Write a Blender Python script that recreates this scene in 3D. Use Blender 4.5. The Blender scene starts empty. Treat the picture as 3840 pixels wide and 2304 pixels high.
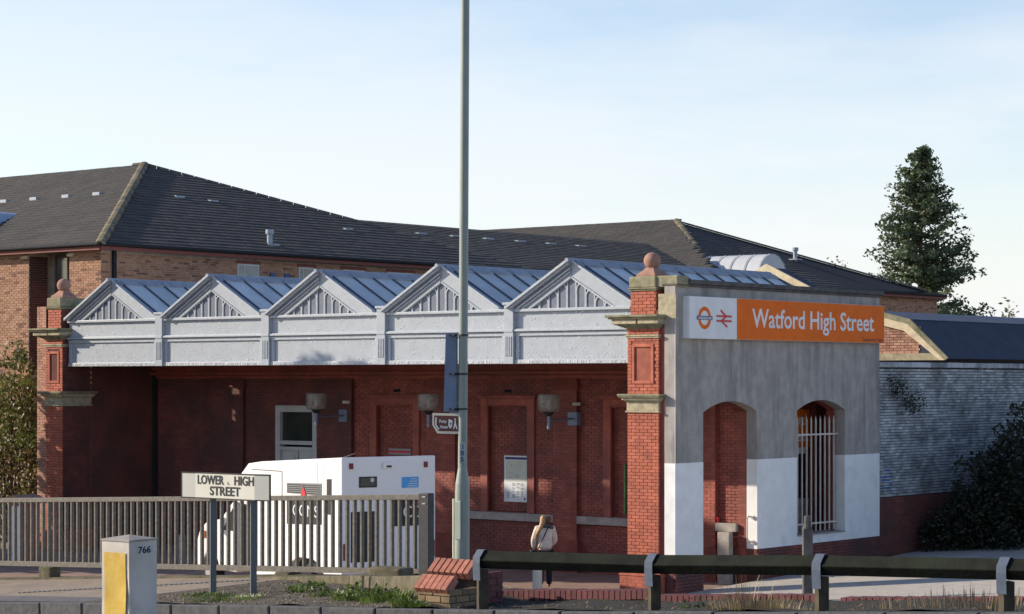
import bpy, math, random
from mathutils import Vector, Matrix
random.seed(7)
R = math.radians
S = bpy.context.scene
COL = S.collection

# ------------------------------------------------------------------ camera, sky, sun, exposure
cam_d = bpy.data.cameras.new('camera')
cam = bpy.data.objects.new('camera', cam_d); COL.objects.link(cam)
cam.location = (0, 0, 4.8); cam.rotation_euler = (R(90), 0, 0)
cam_d.sensor_width = 36; cam_d.lens = 78.32; cam_d.shift_y = 0.072
cam_d.clip_start = 0.5; cam_d.clip_end = 6000
S.camera = cam

SUN_A, SUN_E = 11.0, 22.5          # azimuth behind the picture's left, elevation
sv = Vector((-math.cos(R(SUN_A))*math.cos(R(SUN_E)), math.sin(R(SUN_A))*math.cos(R(SUN_E)), math.sin(R(SUN_E))))
sun_d = bpy.data.lights.new('sun', 'SUN'); sun_d.energy = 4.2; sun_d.angle = R(0.5); sun_d.color = (1.0, 0.87, 0.70)
sun = bpy.data.objects.new('sun', sun_d); COL.objects.link(sun)
sun.rotation_euler = sv.to_track_quat('Z', 'Y').to_euler()
world = bpy.data.worlds.new('World'); S.world = world; world.use_nodes = True
wn = world.node_tree.nodes; wl = world.node_tree.links; wn.clear()
sky = wn.new('ShaderNodeTexSky'); sky.sky_type = 'NISHITA'; sky.sun_disc = False
sky.sun_elevation = R(SUN_E); sky.sun_rotation = math.atan2(sv.x, sv.y)
sky.air_density = 1.0; sky.dust_density = 0.6; sky.ozone_density = 1.5
bg = wn.new('ShaderNodeBackground'); bg.inputs['Strength'].default_value = 0.08
wo_ = wn.new('ShaderNodeOutputWorld')
tcw = wn.new('ShaderNodeTexCoord'); sx = wn.new('ShaderNodeSeparateXYZ'); wl.new(tcw.outputs['Generated'], sx.inputs[0])
mp = wn.new('ShaderNodeMapping'); mp.inputs['Scale'].default_value = (2.0, 2.0, 9); mp.inputs['Rotation'].default_value = (0.0, 0.12, 0.0)
wl.new(tcw.outputs['Generated'], mp.inputs[0])
cn = wn.new('ShaderNodeTexNoise'); cn.inputs['Scale'].default_value = 1.7; cn.inputs['Detail'].default_value = 7; cn.inputs['Roughness'].default_value = 0.55
wl.new(mp.outputs[0], cn.inputs[0])
cr = wn.new('ShaderNodeMapRange'); cr.inputs['From Min'].default_value = 0.30; cr.inputs['From Max'].default_value = 0.56
wl.new(cn.outputs['Fac'], cr.inputs[0])
el = wn.new('ShaderNodeMapRange'); el.inputs['From Min'].default_value = 0.0; el.inputs['From Max'].default_value = 0.30
el.inputs['To Min'].default_value = 1.0; el.inputs['To Max'].default_value = 0.05
wl.new(sx.outputs['Z'], el.inputs[0])
ml = wn.new('ShaderNodeMath'); ml.operation = 'MULTIPLY'; wl.new(cr.outputs[0], ml.inputs[0]); wl.new(el.outputs[0], ml.inputs[1])
# thin high cloud lightens the clear sky, thicker towards the horizon
blu = wn.new('ShaderNodeMix'); blu.data_type = 'RGBA'; blu.blend_type = 'MULTIPLY'; blu.inputs[0].default_value = 1.0
hz = wn.new('ShaderNodeMapRange'); hz.inputs['From Min'].default_value = 0.10; hz.inputs['From Max'].default_value = 0.75
wl.new(sx.outputs['Z'], hz.inputs[0])
tint = wn.new('ShaderNodeMix'); tint.data_type = 'RGBA'; tint.inputs[6].default_value = (1.78, 1.74, 1.80, 1); tint.inputs[7].default_value = (0.82, 0.98, 1.32, 1)
wl.new(hz.outputs[0], tint.inputs[0]); wl.new(tint.outputs[2], blu.inputs[7]); wl.new(sky.outputs[0], blu.inputs[6])
mixw = wn.new('ShaderNodeMix'); mixw.data_type = 'RGBA'
mixw.inputs[7].default_value = (8.5, 8.6, 8.9, 1)
wl.new(ml.outputs[0], mixw.inputs[0]); wl.new(blu.outputs[2], mixw.inputs[6])
wl.new(mixw.outputs[2], bg.inputs[0]); wl.new(bg.outputs[0], wo_.inputs[0])
S.view_settings.view_transform = 'Standard'; S.view_settings.look = 'None'
S.view_settings.exposure = 0.5; S.view_settings.gamma = 1.0; S.view_settings.use_curve_mapping = False
S.render.engine = 'CYCLES'

# ------------------------------------------------------------------ the street frame: x along the station front, y away from the road
TH = math.atan2(.6303, .7763); CC, SS = math.cos(TH), math.sin(TH)
OX, OY = 3.29, 50.0
def W(x, y, z=0.0): return Vector((OX + CC*x + SS*y, OY - SS*x + CC*y, z))
def street_z(x, y):
    w = W(x, y); return 4.8 - (1.69 - .0567*w.x + .0287*w.y)

class MB:
    def __init__(s): s.v = []; s.f = []; s.m = []; s.cur = 0
    def add(s, vs, fs):
        n = len(s.v); s.v += [tuple(v) for v in vs]; s.f += [tuple(i+n for i in f) for f in fs]; s.m += [s.cur]*len(fs); return s
    def box(s, x0, x1, y0, y1, z0, z1):
        if x0 > x1: x0, x1 = x1, x0
        if y0 > y1: y0, y1 = y1, y0
        if z0 > z1: z0, z1 = z1, z0
        return s.add([(x0,y0,z0),(x1,y0,z0),(x1,y1,z0),(x0,y1,z0),(x0,y0,z1),(x1,y0,z1),(x1,y1,z1),(x0,y1,z1)],
              [(0,3,2,1),(4,5,6,7),(0,1,5,4),(1,2,6,5),(2,3,7,6),(3,0,4,7)])
    def prism(s, poly, d):               # poly: planar list of 3D points, d: extrusion vector
        n = len(poly); d = Vector(d); a = [Vector(p) for p in poly]
        return s.add(a + [p+d for p in a], [tuple(range(n-1,-1,-1)), tuple(range(n, 2*n))] + [(i,(i+1)%n,(i+1)%n+n,i+n) for i in range(n)])
    def cyl(s, p0, p1, r0, r1=None, n=16, cap=True):
        r1 = r0 if r1 is None else r1; p0 = Vector(p0); p1 = Vector(p1); d = (p1-p0).normalized()
        a = d.orthogonal().normalized(); b = d.cross(a)
        vs = []
        for p, r in ((p0,r0),(p1,r1)):
            for i in range(n):
                t = 2*math.pi*i/n; vs.append(p + a*(r*math.cos(t)) + b*(r*math.sin(t)))
        fs = [(i,(i+1)%n,n+(i+1)%n,n+i) for i in range(n)]
        if cap: fs += [tuple(range(n-1,-1,-1)), tuple(range(n,2*n))]
        return s.add(vs, fs)
    def lathe(s, c, prof, n=24):         # prof: (r, z) from bottom to top
        vs = []; fs = []
        for r, z in prof:
            for i in range(n):
                t = 2*math.pi*i/n; vs.append((c[0]+r*math.cos(t), c[1]+r*math.sin(t), c[2]+z))
        for k in range(len(prof)-1):
            for i in range(n): fs.append((k*n+i, k*n+(i+1)%n, (k+1)*n+(i+1)%n, (k+1)*n+i))
        fs.append(tuple(range(n-1,-1,-1))); m = (len(prof)-1)*n; fs.append(tuple(range(m, m+n)))
        return s.add(vs, fs)
    def sphere(s, c, r, n=20, sq=1.0):
        pr = [(max(1e-3, r*math.sin(math.pi*k/12)), -r*sq*math.cos(math.pi*k/12)) for k in range(13)]
        return s.lathe(c, pr, n)
    def tube(s, pts, r, n=8):
        for a, b in zip(pts[:-1], pts[1:]): s.cyl(a, b, r, r, n)
        return s

ORG = {}
ROT = {}
def link(o, parent=None):
    COL.objects.link(o)
    if parent is not None: o.parent = parent
    return o
def props(o, label=None, cat=None, group=None, kind=None):
    if label: o['label'] = label
    if cat: o['category'] = cat
    if group: o['group'] = group
    if kind: o['kind'] = kind
    return o
def thing(name, label, cat, x, y, z=0.0, group=None):
    o = bpy.data.objects.new(name, None); o.empty_display_size = .2
    o.location = W(x, y, z); o.rotation_euler = (0, 0, -TH); link(o)
    ORG[o] = Vector((x, y, z)); return props(o, label, cat, group)
def wthing(name, label, cat, X, Y, Z=0.0, group=None, rz=0.0):     # local coordinates start at zero
    o = bpy.data.objects.new(name, None); o.empty_display_size = .2
    o.location = (X, Y, Z); o.rotation_euler = (0, 0, rz); link(o)
    ORG[o] = Vector((0, 0, 0)); return props(o, label, cat, group)
def mesh_of(name, mb, org, smooth=None):
    me = bpy.data.meshes.new(name)
    me.from_pydata([(v[0]-org[0], v[1]-org[1], v[2]-org[2]) for v in mb.v], [], mb.f)
    if any(mb.m): me.polygons.foreach_set('material_index', mb.m)
    me.update()
    if smooth is not None:
        me.polygons.foreach_set('use_smooth', [True]*len(me.polygons)); me.set_sharp_from_angle(angle=R(smooth))
    return me
def part(name, mb, mat, parent, smooth=None, bevel=0, label=None, kind=None):
    org = ORG[parent]
    me = mesh_of(name, mb, org, smooth)
    for m in (mat if isinstance(mat, (list, tuple)) else [mat]): me.materials.append(m)
    o = bpy.data.objects.new(name, me); link(o, parent); ORG[o] = org
    if bevel:
        b = o.modifiers.new('bevel', 'BEVEL'); b.width = bevel; b.segments = 2; b.limit_method = 'ANGLE'; b.angle_limit = R(40)
    return props(o, label, kind=kind)
def solo(name, mb, mat, x, y, z, label=None, cat=None, group=None, kind=None, smooth=None, bevel=0):   # a top-level mesh
    me = mesh_of(name, mb, (x, y, z), smooth)
    for m in (mat if isinstance(mat, (list, tuple)) else [mat]): me.materials.append(m)
    o = bpy.data.objects.new(name, me); link(o); o.location = W(x, y, z); o.rotation_euler = (0, 0, -TH); ORG[o] = Vector((x, y, z))
    if bevel:
        b = o.modifiers.new('bevel', 'BEVEL'); b.width = bevel; b.segments = 2; b.limit_method = 'ANGLE'; b.angle_limit = R(40)
    return props(o, label, cat, group, kind)

# unit brick: x, z in -.5...5, front face at y = -.5 with small chamfer
def unit_piece(ch):
    v = [(-.5,.5,-.5),(.5,.5,-.5),(.5,.5,.5),(-.5,.5,.5)]
    v += [(-.5,-.5+ch*1.5,-.5),(.5,-.5+ch*1.5,-.5),(.5,-.5+ch*1.5,.5),(-.5,-.5+ch*1.5,.5)]
    a, b = .5-ch*.4, .5-ch
    v += [(-a,-.5,-b),(a,-.5,-b),(a,-.5,b),(-a,-.5,b)]
    f = [(3,2,1,0)] + [(i,(i+1)%4,4+(i+1)%4,4+i) for i in range(4)] + [(4+i,4+(i+1)%4,8+(i+1)%4,8+i) for i in range(4)] + [(8,9,10,11)]
    return v, [tuple(reversed(q)) for q in f] if False else f
UV, UF = unit_piece(.045)
def pieces(name, frames, mat, parent, cap=300):
    """frames: (centre, (ex, ey, ez), (sx, sy, sz)); the nearest cap stand as objects, the rest are one stuff part"""
    org = ORG[parent]
    def dist(fr):
        c = fr[0]; w = W(c[0], c[1], c[2]) if parent not in ROT else c
        return (w - cam.location).length
    frames = sorted(frames, key=dist)
    me = bpy.data.meshes.new(name); me.from_pydata(UV, [], UF); me.materials.append(mat)
    for c, ax, sc in frames[:cap]:
        o = bpy.data.objects.new(name, me); link(o, parent); ORG[o] = org
        M = Matrix((ax[0]*sc[0], ax[1]*sc[1], ax[2]*sc[2])).transposed().to_4x4()
        M.translation = Vector(c) - org; o.matrix_local = M
    rest = frames[cap:]
    if rest:
        mb = MB()
        for c, ax, sc in rest:
            c = Vector(c)
            mb.add([c + ax[0]*(v[0]*sc[0]) + ax[1]*(v[1]*sc[1]) + ax[2]*(v[2]*sc[2]) for v in UV], UF)
        part(name, mb, mat, parent, kind='stuff')
XA, YA, ZA = Vector((1,0,0)), Vector((0,1,0)), Vector((0,0,1))
def rows(a0, a1, z0, z1, holes=(), bl=.215, bh=.065, j=.010, rng=random, bond=.5):
    out = []; k = 0; z = z0
    while z + bh*.6 < z1:
        zc = z + bh/2; ivs = [(a0, a1)]
        for h0, h1, g0, g1 in holes:
            if g0 < zc < g1:
                n = []
                for p, q in ivs:
                    if h1 <= p or h0 >= q: n.append((p, q)); continue
                    if h0 > p: n.append((p, h0))
                    if h1 < q: n.append((h1, q))
                ivs = n
        off = (bl+j)*bond*(k % 2)
        for p, q in ivs:
            i = math.floor((p-a0+off)/(bl+j))
            while True:
                s = a0 - off + i*(bl+j); e = s + bl; i += 1
                if s >= q: break
                s2, e2 = max(s, p), min(e, q)
                if e2 - s2 > .03: out.append(((s2+e2)/2, zc, e2-s2, bh))
        z += bh + j; k += 1
    return out
def bricks_front(name, x0, x1, z0, z1, y, mat, parent, holes=(), cap=300, proud=.006, **kw):   # faces -y
    fr = [(Vector((a, y + .03 - proud*random.uniform(.4, 1.3), z)), (XA, YA, ZA), (w, .06, h)) for a, z, w, h in rows(x0, x1, z0, z1, holes, **kw)]
    pieces(name, fr, mat, parent, cap)
def bricks_side(name, y0, y1, z0, z1, x, mat, parent, holes=(), cap=300, proud=.006, **kw):    # faces +x
    fr = [(Vector((x - .03 + proud*random.uniform(.4, 1.3), a, z)), (YA, -XA, ZA), (w, .06, h)) for a, z, w, h in rows(y0, y1, z0, z1, holes, **kw)]
    pieces(name, fr, mat, parent, cap)

# ------------------------------------------------------------------ materials
def mat(name, c, c2=None, scale=6, rough=.8, bump=0.0, bscale=40, island=0.0, metal=0.0, dirt=None, dscale=1.2, dstretch=(1,1,1), damt=.5, spec=.4, alpha=1.0, stops=None, detail=6, dlo=.5, dhi=.7):
    m = bpy.data.materials.new(name); m.use_nodes = True; nt = m.node_tree; N = nt.nodes; L = nt.links
    b = N['Principled BSDF']; b.inputs['Roughness'].default_value = rough; b.inputs['Metallic'].default_value = metal
    b.inputs['Specular IOR Level'].default_value = spec; b.inputs['Alpha'].default_value = alpha
    g = N.new('ShaderNodeNewGeometry')
    n1 = N.new('ShaderNodeTexNoise'); n1.inputs['Scale'].default_value = scale; n1.inputs['Detail'].default_value = detail; L.new(g.outputs['Position'], n1.inputs['Vector'])
    mx = N.new('ShaderNodeMix'); mx.data_type = 'RGBA'
    c2 = c2 or tuple(v*.72 for v in c)
    mr = N.new('ShaderNodeMapRange'); mr.inputs['From Min'].default_value = .36; mr.inputs['From Max'].default_value = .64; L.new(n1.outputs['Fac'], mr.inputs[0]); L.new(mr.outputs[0], mx.inputs[0])
    mx.inputs[6].default_value = (*c, 1); mx.inputs[7].default_value = (*c2, 1)
    out = mx.outputs[2]
    if island or stops:
        oi = N.new('ShaderNodeObjectInfo'); ad = N.new('ShaderNodeMath'); ad.operation = 'ADD'; L.new(g.outputs['Random Per Island'], ad.inputs[0]); L.new(oi.outputs['Random'], ad.inputs[1])
        fr = N.new('ShaderNodeMath'); fr.operation = 'FRACT'; L.new(ad.outputs[0], fr.inputs[0])
        if stops:
            rp = N.new('ShaderNodeValToRGB'); rp.color_ramp.interpolation = 'CONSTANT'; e = rp.color_ramp.elements
            e[0].position = 0; e[0].color = (*stops[0][1], 1); e[1].position = stops[1][0]; e[1].color = (*stops[1][1], 1)
            for p_, cc in stops[2:]:
                q = e.new(p_); q.color = (*cc, 1)
            L.new(fr.outputs[0], rp.inputs[0])
            m2 = N.new('ShaderNodeMix'); m2.data_type = 'RGBA'; m2.blend_type = 'MULTIPLY'; m2.inputs[0].default_value = 1; L.new(out, m2.inputs[6]); L.new(rp.outputs[0], m2.inputs[7]); out = m2.outputs[2]
        else:
            q = N.new('ShaderNodeMapRange'); q.inputs['To Min'].default_value = 1-island; q.inputs['To Max'].default_value = 1+island; L.new(fr.outputs[0], q.inputs[0])
            m2 = N.new('ShaderNodeVectorMath'); m2.operation = 'SCALE'; L.new(out, m2.inputs[0]); L.new(q.outputs[0], m2.inputs['Scale']); out = m2.outputs[0]
    if dirt:
        mpp = N.new('ShaderNodeMapping'); mpp.inputs['Scale'].default_value = dstretch; L.new(g.outputs['Position'], mpp.inputs[0])
        n2 = N.new('ShaderNodeTexNoise'); n2.inputs['Scale'].default_value = dscale; n2.inputs['Detail'].default_value = 8; n2.inputs['Roughness'].default_value = .65; L.new(mpp.outputs[0], n2.inputs['Vector'])
        r2 = N.new('ShaderNodeMapRange'); r2.inputs['From Min'].default_value = dlo; r2.inputs['From Max'].default_value = dhi; r2.inputs['To Max'].default_value = damt; L.new(n2.outputs['Fac'], r2.inputs[0])
        m3 = N.new('ShaderNodeMix'); m3.data_type = 'RGBA'; L.new(r2.outputs[0], m3.inputs[0]); L.new(out, m3.inputs[6]); m3.inputs[7].default_value = (*dirt, 1); out = m3.outputs[2]
    L.new(out, b.inputs['Base Color'])
    if bump:
        n3 = N.new('ShaderNodeTexNoise'); n3.inputs['Scale'].default_value = bscale; n3.inputs['Detail'].default_value = 5; L.new(g.outputs['Position'], n3.inputs['Vector'])
        bp = N.new('ShaderNodeBump'); bp.inputs['Strength'].default_value = 1; bp.inputs['Distance'].default_value = bump; L.new(n3.outputs['Fac'], bp.inputs['Height']); L.new(bp.outputs[0], b.inputs['Normal'])
    return m
def flat(name, c, rough=.5, **k): return mat(name, c, tuple(v*.9 for v in c), 3, rough, **k)
def leafmat(name, c, c2, tr=.3):
    m = mat(name, c, c2, 1.3, .5, island=.35, spec=.5)
    nt = m.node_tree; N = nt.nodes; L = nt.links; b = N['Principled BSDF']; o = N['Material Output']
    t = N.new('ShaderNodeBsdfTranslucent'); ms = N.new('ShaderNodeMixShader'); ms.inputs[0].default_value = tr
    src = b.inputs['Base Color'].links[0].from_socket; L.new(src, t.inputs[0]); L.new(b.outputs[0], ms.inputs[1]); L.new(t.outputs[0], ms.inputs[2]); L.new(ms.outputs[0], o.inputs[0])
    return m

M = {}
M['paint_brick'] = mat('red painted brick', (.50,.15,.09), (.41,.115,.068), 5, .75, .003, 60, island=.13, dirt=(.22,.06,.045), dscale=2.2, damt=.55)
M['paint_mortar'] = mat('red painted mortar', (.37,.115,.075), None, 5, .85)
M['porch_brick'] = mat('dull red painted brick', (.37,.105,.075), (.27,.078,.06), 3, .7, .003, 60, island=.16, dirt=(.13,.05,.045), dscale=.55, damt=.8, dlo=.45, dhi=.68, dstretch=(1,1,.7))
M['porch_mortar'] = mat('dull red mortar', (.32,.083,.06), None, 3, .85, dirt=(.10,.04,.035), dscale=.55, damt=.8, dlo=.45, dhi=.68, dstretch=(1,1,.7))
M['soot_shade_brick'] = mat('red brick dark with soot and painted shade', (.23,.070,.055), (.13,.052,.046), 1.2, .8, .003, 60, island=.14, dirt=(.08,.048,.045), dscale=.8, damt=.8, dlo=.42, dhi=.64)  # soot, with shade also painted into the colour
M['soot_shade_mortar'] = mat('mortar dark with soot and painted shade', (.15,.055,.047), None, 2, .9)  # joints to match, darkened by soot and painted shade
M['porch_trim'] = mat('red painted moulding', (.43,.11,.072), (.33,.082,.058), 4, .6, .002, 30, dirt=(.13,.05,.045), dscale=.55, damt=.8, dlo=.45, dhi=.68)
M['bare_brick'] = mat('pale pink brick', (.48,.27,.19), (.38,.20,.14), 5, .85, .003, 60, island=.2)
M['bare_mortar'] = mat('dark joint', (.24,.1,.07))
M['stone'] = mat('mossy sandstone', (.33,.30,.20), (.22,.21,.13), 7, .9, .006, 30, dirt=(.10,.11,.06), dscale=3, damt=.7)
M['stone_pale'] = mat('pale buff sandstone', (.50,.44,.30), (.36,.32,.22), 7, .9, .005, 30, dirt=(.15,.14,.1), dscale=4, damt=.5)
M['stone_ball'] = mat('pinkish stone', (.42,.24,.18), (.32,.18,.14), 9, .9, .006, 40, dirt=(.2,.13,.1), dscale=5)
M['sill'] = mat('grey painted sill', (.42,.38,.34), None, 5, .7)
M['fascia'] = mat('pale grey flaking paint', (.41,.455,.505), (.375,.415,.46), 5, .45, .0015, 22, dirt=(.80,.82,.84), dscale=9, damt=.8, dlo=.675, dhi=.69, dstretch=(1,1,1.6))
M['fascia_trim'] = mat('pale grey gloss trim', (.44,.485,.53), (.395,.435,.48), 9, .4, .0015, 35, dirt=(.9,.92,.93), dscale=22, damt=.8, dlo=.6, dhi=.66)
M['flake'] = mat('white paint chips', (.78,.79,.80), None, 9, .3)
M['tracery_back'] = mat('blue grey boarded glass', (.17,.195,.245), (.14,.16,.21), 8, .4)
M['void'] = mat('dark void', (.015,.015,.018), None, 3, .9)
M['lead'] = mat('grey lead flashing', (.34,.37,.42), (.25,.28,.33), 4, .5, .004, 15)
M['wired_glass'] = mat('dusty wired glass', (.58,.63,.64), (.46,.52,.55), 2.2, .3, island=.16, spec=.6)
M['glaz_bar'] = mat('dark glazing bar', (.10,.12,.16))
M['render'] = mat('grey cement render', (.41,.38,.35), (.33,.31,.29), 4, .9, .004, 60, dirt=(.15,.145,.14), dscale=1.4, dstretch=(2.2,2.2,.35), damt=.62, dlo=.46, dhi=.66)
M['white_paint'] = mat('white masonry paint', (.86,.87,.86), (.80,.81,.80), 3, .6, .002, 60, dirt=(.5,.5,.48), dscale=2.5, damt=.3)
M['coping_dark'] = mat('dark weathered coping', (.12,.115,.11), (.07,.07,.07), 4, .9, .005, 30)
M['orange'] = flat('orange sign vinyl', (.84,.165,.012), .65, spec=.2)
M['sign_white'] = flat('white sign vinyl', (.76,.78,.80), .4)
M['sign_navy'] = flat('navy print', (.02,.03,.16), .4)
M['sign_red'] = flat('red print', (.62,.03,.05), .4)
M['black'] = flat('black print', (.015,.015,.017), .5)
M['brown'] = flat('brown sign face', (.14,.045,.03), .4)
M['cream'] = mat('cream painted timber', (.72,.62,.42), (.62,.52,.34), 5, .7, .003, 30, dirt=(.3,.26,.2), dscale=4, damt=.5)
M['apt_brick'] = mat('apartment brick', (1,1,1), (.86,.86,.86), 8, .9, .003, 60, stops=[(0,(.43,.235,.15)),(.34,(.38,.20,.125)),(.62,(.46,.265,.17)),(.84,(.21,.105,.075)),(.93,(.29,.155,.10))])
M['apt_mortar'] = mat('buff mortar', (.50,.41,.32), None, 6, .95)
M['tile'] = mat('concrete roof tile', (.082,.072,.062), (.054,.050,.046), 1.6, .8, .004, 30, island=.12, dirt=(.12,.11,.09), dscale=.8, damt=.35, dlo=.5, dhi=.75)
M['tile_under'] = mat('roof underlay', (.02,.02,.022))
M['ridge'] = mat('mossy ridge tile', (.26,.21,.11), (.12,.11,.09), 3, .95, .01, 20, island=.2)
M['ridge2'] = mat('weathered ridge tile', (.16,.135,.115), (.11,.1,.09), 3, .95, .01, 20, island=.2)
M['soffit'] = flat('maroon eaves board', (.22,.07,.06), .7)
M['gutter'] = flat('black gutter', (.03,.032,.036), .75, spec=.15)
M['pvc'] = flat('grey plastic vent', (.36,.42,.48), .5)
M['win_glass'] = mat('window glass', (.20,.25,.26), (.07,.09,.10), 1.4, .12, spec=.8)
M['dark_glass'] = mat('dark glass', (.03,.036,.034), (.05,.05,.045), 2, .15, spec=.7)
M['win_frame'] = flat('dark brown window frame', (.11,.07,.06), .5)
M['win_white'] = flat('pale window bar', (.6,.6,.58), .5)
M['door_paint'] = mat('grey white door paint', (.56,.56,.54), (.48,.48,.46), 3, .6)
M['galv'] = mat('weathered galvanised steel', (.185,.17,.145), (.115,.107,.093), 20, .7, .002, 60, metal=.0, dirt=(.17,.12,.07), dscale=9, damt=.6)
M['galv_dark'] = mat('dark steel post', (.05,.052,.06), None, 8, .5, metal=.3)
M['post_green'] = mat('grey green painted steel', (.30,.34,.30), (.25,.29,.26), 2, .45, .0006, 60, dirt=(.20,.23,.2), dscale=3, damt=.4, dstretch=(1,1,.3))
M['bluegrey'] = mat('blue grey back of sign', (.20,.26,.36), (.16,.21,.30), 3, .5)
M['post_dark'] = mat('dull grey painted post', (.13,.145,.155), (.10,.115,.125), 6, .5, dirt=(.25,.23,.18), dscale=6, damt=.5)
M['cream_metal'] = mat('cream painted metal', (.78,.74,.58), (.7,.66,.52), 4, .45)
M['steel_blue'] = mat('galvanised strap', (.10,.13,.185), (.075,.10,.145), 15, .6, .001, 60)
M['timber_green'] = mat('mossy dark timber', (.020,.024,.018), (.012,.013,.011), 6, .95, .006, 25, spec=.15, dirt=(.030,.038,.022), dscale=3, damt=.6)
M['timber'] = mat('weathered post timber', (.085,.068,.042), (.04,.033,.025), 8, .9, .005, 30, dstretch=(1,1,.1), dirt=(.07,.06,.045), dscale=12)
M['concrete'] = mat('mossy concrete', (.145,.125,.08), (.09,.078,.052), 5, .95, .012, 20, dirt=(.055,.065,.022), dscale=2.5, damt=.8)
M['pier_brick'] = mat('brown weathered brick', (.27,.19,.11), (.20,.145,.09), 9, .95, .006, 40, island=.22, dirt=(.10,.10,.05), dscale=5, damt=.5)
M['pier_mortar'] = mat('earthy mortar', (.12,.095,.07))
M['cope_brick'] = mat('red coping brick', (.42,.17,.115), (.31,.12,.085), 12, .85, .004, 60, island=.15)
M['edge_brick'] = mat('purple red engineering brick', (.155,.048,.050), (.11,.036,.038), 10, .8, .004, 60, island=.22, dirt=(.09,.05,.05), dscale=6, damt=.6)
M['kerb'] = mat('granite kerb', (.10,.10,.105), (.06,.063,.07), 14, .9, .006, 30, island=.1, dirt=(.09,.09,.09), dscale=5, damt=.5)
M['road'] = mat('asphalt', (.055,.055,.06), (.04,.04,.045), 30, .9, .01, 60)
M['pave_asph'] = mat('sandy footway asphalt', (.33,.26,.19), (.25,.20,.155), 5, .95, .008, 60, dirt=(.16,.145,.13), dscale=1.3, damt=.75)
M['tactile'] = mat('grey ribbed paving', (.26,.25,.24), (.2,.2,.2), 20, .9)
M['dirt'] = mat('gravelly earth', (.125,.10,.072), (.07,.057,.042), 9, 1, .02, 30, dirt=(.04,.05,.02), dscale=2.2, damt=.7)
M['shade_soil'] = mat('soil in painted shade', (.038,.033,.026), (.020,.019,.016), 9, 1, .02, 30, dirt=(.085,.08,.035), dscale=3, damt=.4)  # shade below the rail is painted into this soil colour
M['pave_shade'] = mat('footway asphalt in painted shade', (.15,.145,.145), (.10,.10,.105), 8, .95, .01, 60, dirt=(.24,.2,.15), dscale=1.5, damt=.4)  # darker tone stands in for shade near the kerb
M['gravel'] = mat('gravel', (.17,.15,.12), (.10,.085,.07), 9, .95, island=.6)
M['white_plastic'] = mat('dirty white plastic', (.66,.61,.54), (.56,.52,.46), 4, .5, .002, 40, dirt=(.42,.37,.32), dscale=3, damt=.6)
M['yellow'] = mat('scuffed yellow reflector', (.62,.40,.06), (.72,.50,.12), 5, .35, .003, 20, dirt=(.7,.6,.35), dscale=4, damt=.7, dlo=.6)
M['van_white'] = mat('white van paint', (.80,.80,.80), (.77,.77,.77), 1, .3, spec=.5)
M['van_grey'] = flat('grey louvre', (.22,.23,.24), .5)
M['rubber'] = flat('tyre rubber', (.02,.02,.02), .9)
M['rim'] = mat('silver rim', (.4,.4,.42), None, 4, .4, metal=.6)
M['red_light'] = flat('dark red lamp', (.16,.015,.02), .25)
M['amber'] = flat('amber lamp', (.75,.16,.03), .3)
M['blue_stick'] = flat('blue sticker', (.06,.36,.74), .4)
M['smoke'] = mat('smoky lamp plastic', (.36,.34,.29), (.28,.26,.22), 5, .25, spec=.6, alpha=.55)
M['bark'] = mat('bark', (.12,.09,.06), None, 8, 1, .01, 20)
M['leaf_dark'] = leafmat('dark green leaf', (.085,.125,.065), (.13,.17,.085))
M['leaf_hedge'] = leafmat('yellow green leaf', (.19,.20,.05), (.10,.12,.035), .35)
M['leaf_brown'] = leafmat('autumn brown leaf', (.20,.12,.05), (.12,.10,.035), .35)
M['leaf_thin'] = leafmat('pale olive leaf', (.24,.22,.11), (.17,.18,.085), .4)
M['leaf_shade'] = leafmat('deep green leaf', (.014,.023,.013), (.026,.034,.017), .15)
M['grass'] = leafmat('green weed', (.13,.19,.035), (.08,.12,.025), .35)
M['straw'] = leafmat('dry straw', (.33,.25,.13), (.20,.15,.085), .3)
M['white_wall'] = mat('grey white painted brick', (.48,.51,.53), (.33,.35,.37), 3.5, .85, .006, 60, island=.3, dirt=(.10,.105,.12), dscale=1.1, damt=.8, dlo=.46, dhi=.68)
M['white_mortar'] = mat('dark dirty joint', (.05,.055,.06), None, 5, .95)
M['slate_blue'] = mat('dark roofing felt', (.032,.042,.075), (.024,.032,.058), 2, .75, .002, 40)
M['felt_top'] = mat('blue grey felt', (.075,.10,.15), (.055,.075,.12), 2, .7)
M['floor'] = mat('tan block paving', (.36,.245,.19), (.29,.20,.155), 3, .9, .004, 30, dirt=(.20,.14,.115), dscale=1.2, damt=.6)
M['slab'] = mat('pale concrete slab paving', (.50,.46,.40), (.42,.39,.34), 3, .9, .004, 40, dirt=(.3,.28,.25), dscale=.9, damt=.5)
M['terrain'] = mat('rough ground', (.12,.12,.08), (.08,.09,.05), .4, 1)

# ------------------------------------------------------------------ text
def text_mb(txt, size, ex, ez, n, at, bold=0.0, depth=.003, width=None, align='LEFT', shear=0.0):
    cu = bpy.data.curves.new('lettering', 'FONT'); cu.body = txt; cu.size = size; cu.offset = bold; cu.extrude = depth/2; cu.align_x = align; cu.resolution_u = 3; cu.shear = shear
    ob = bpy.data.objects.new('lettering', cu); COL.objects.link(ob); bpy.context.view_layer.update()
    dg = bpy.context.evaluated_depsgraph_get(); me = bpy.data.meshes.new_from_object(ob.evaluated_get(dg))
    mb = MB(); ex, ez, n, at = Vector(ex), Vector(ez), Vector(n), Vector(at)
    xs = [v.co.x for v in me.vertices]; k = 1.0
    if width and xs: k = width/(max(xs)-min(xs))
    mb.add([at + ex*(v.co.x*k) + ez*v.co.y + n*v.co.z for v in me.vertices], [tuple(p.vertices) for p in me.polygons])
    bpy.data.objects.remove(ob); bpy.data.curves.remove(cu); bpy.data.meshes.remove(me)
    return mb

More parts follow.
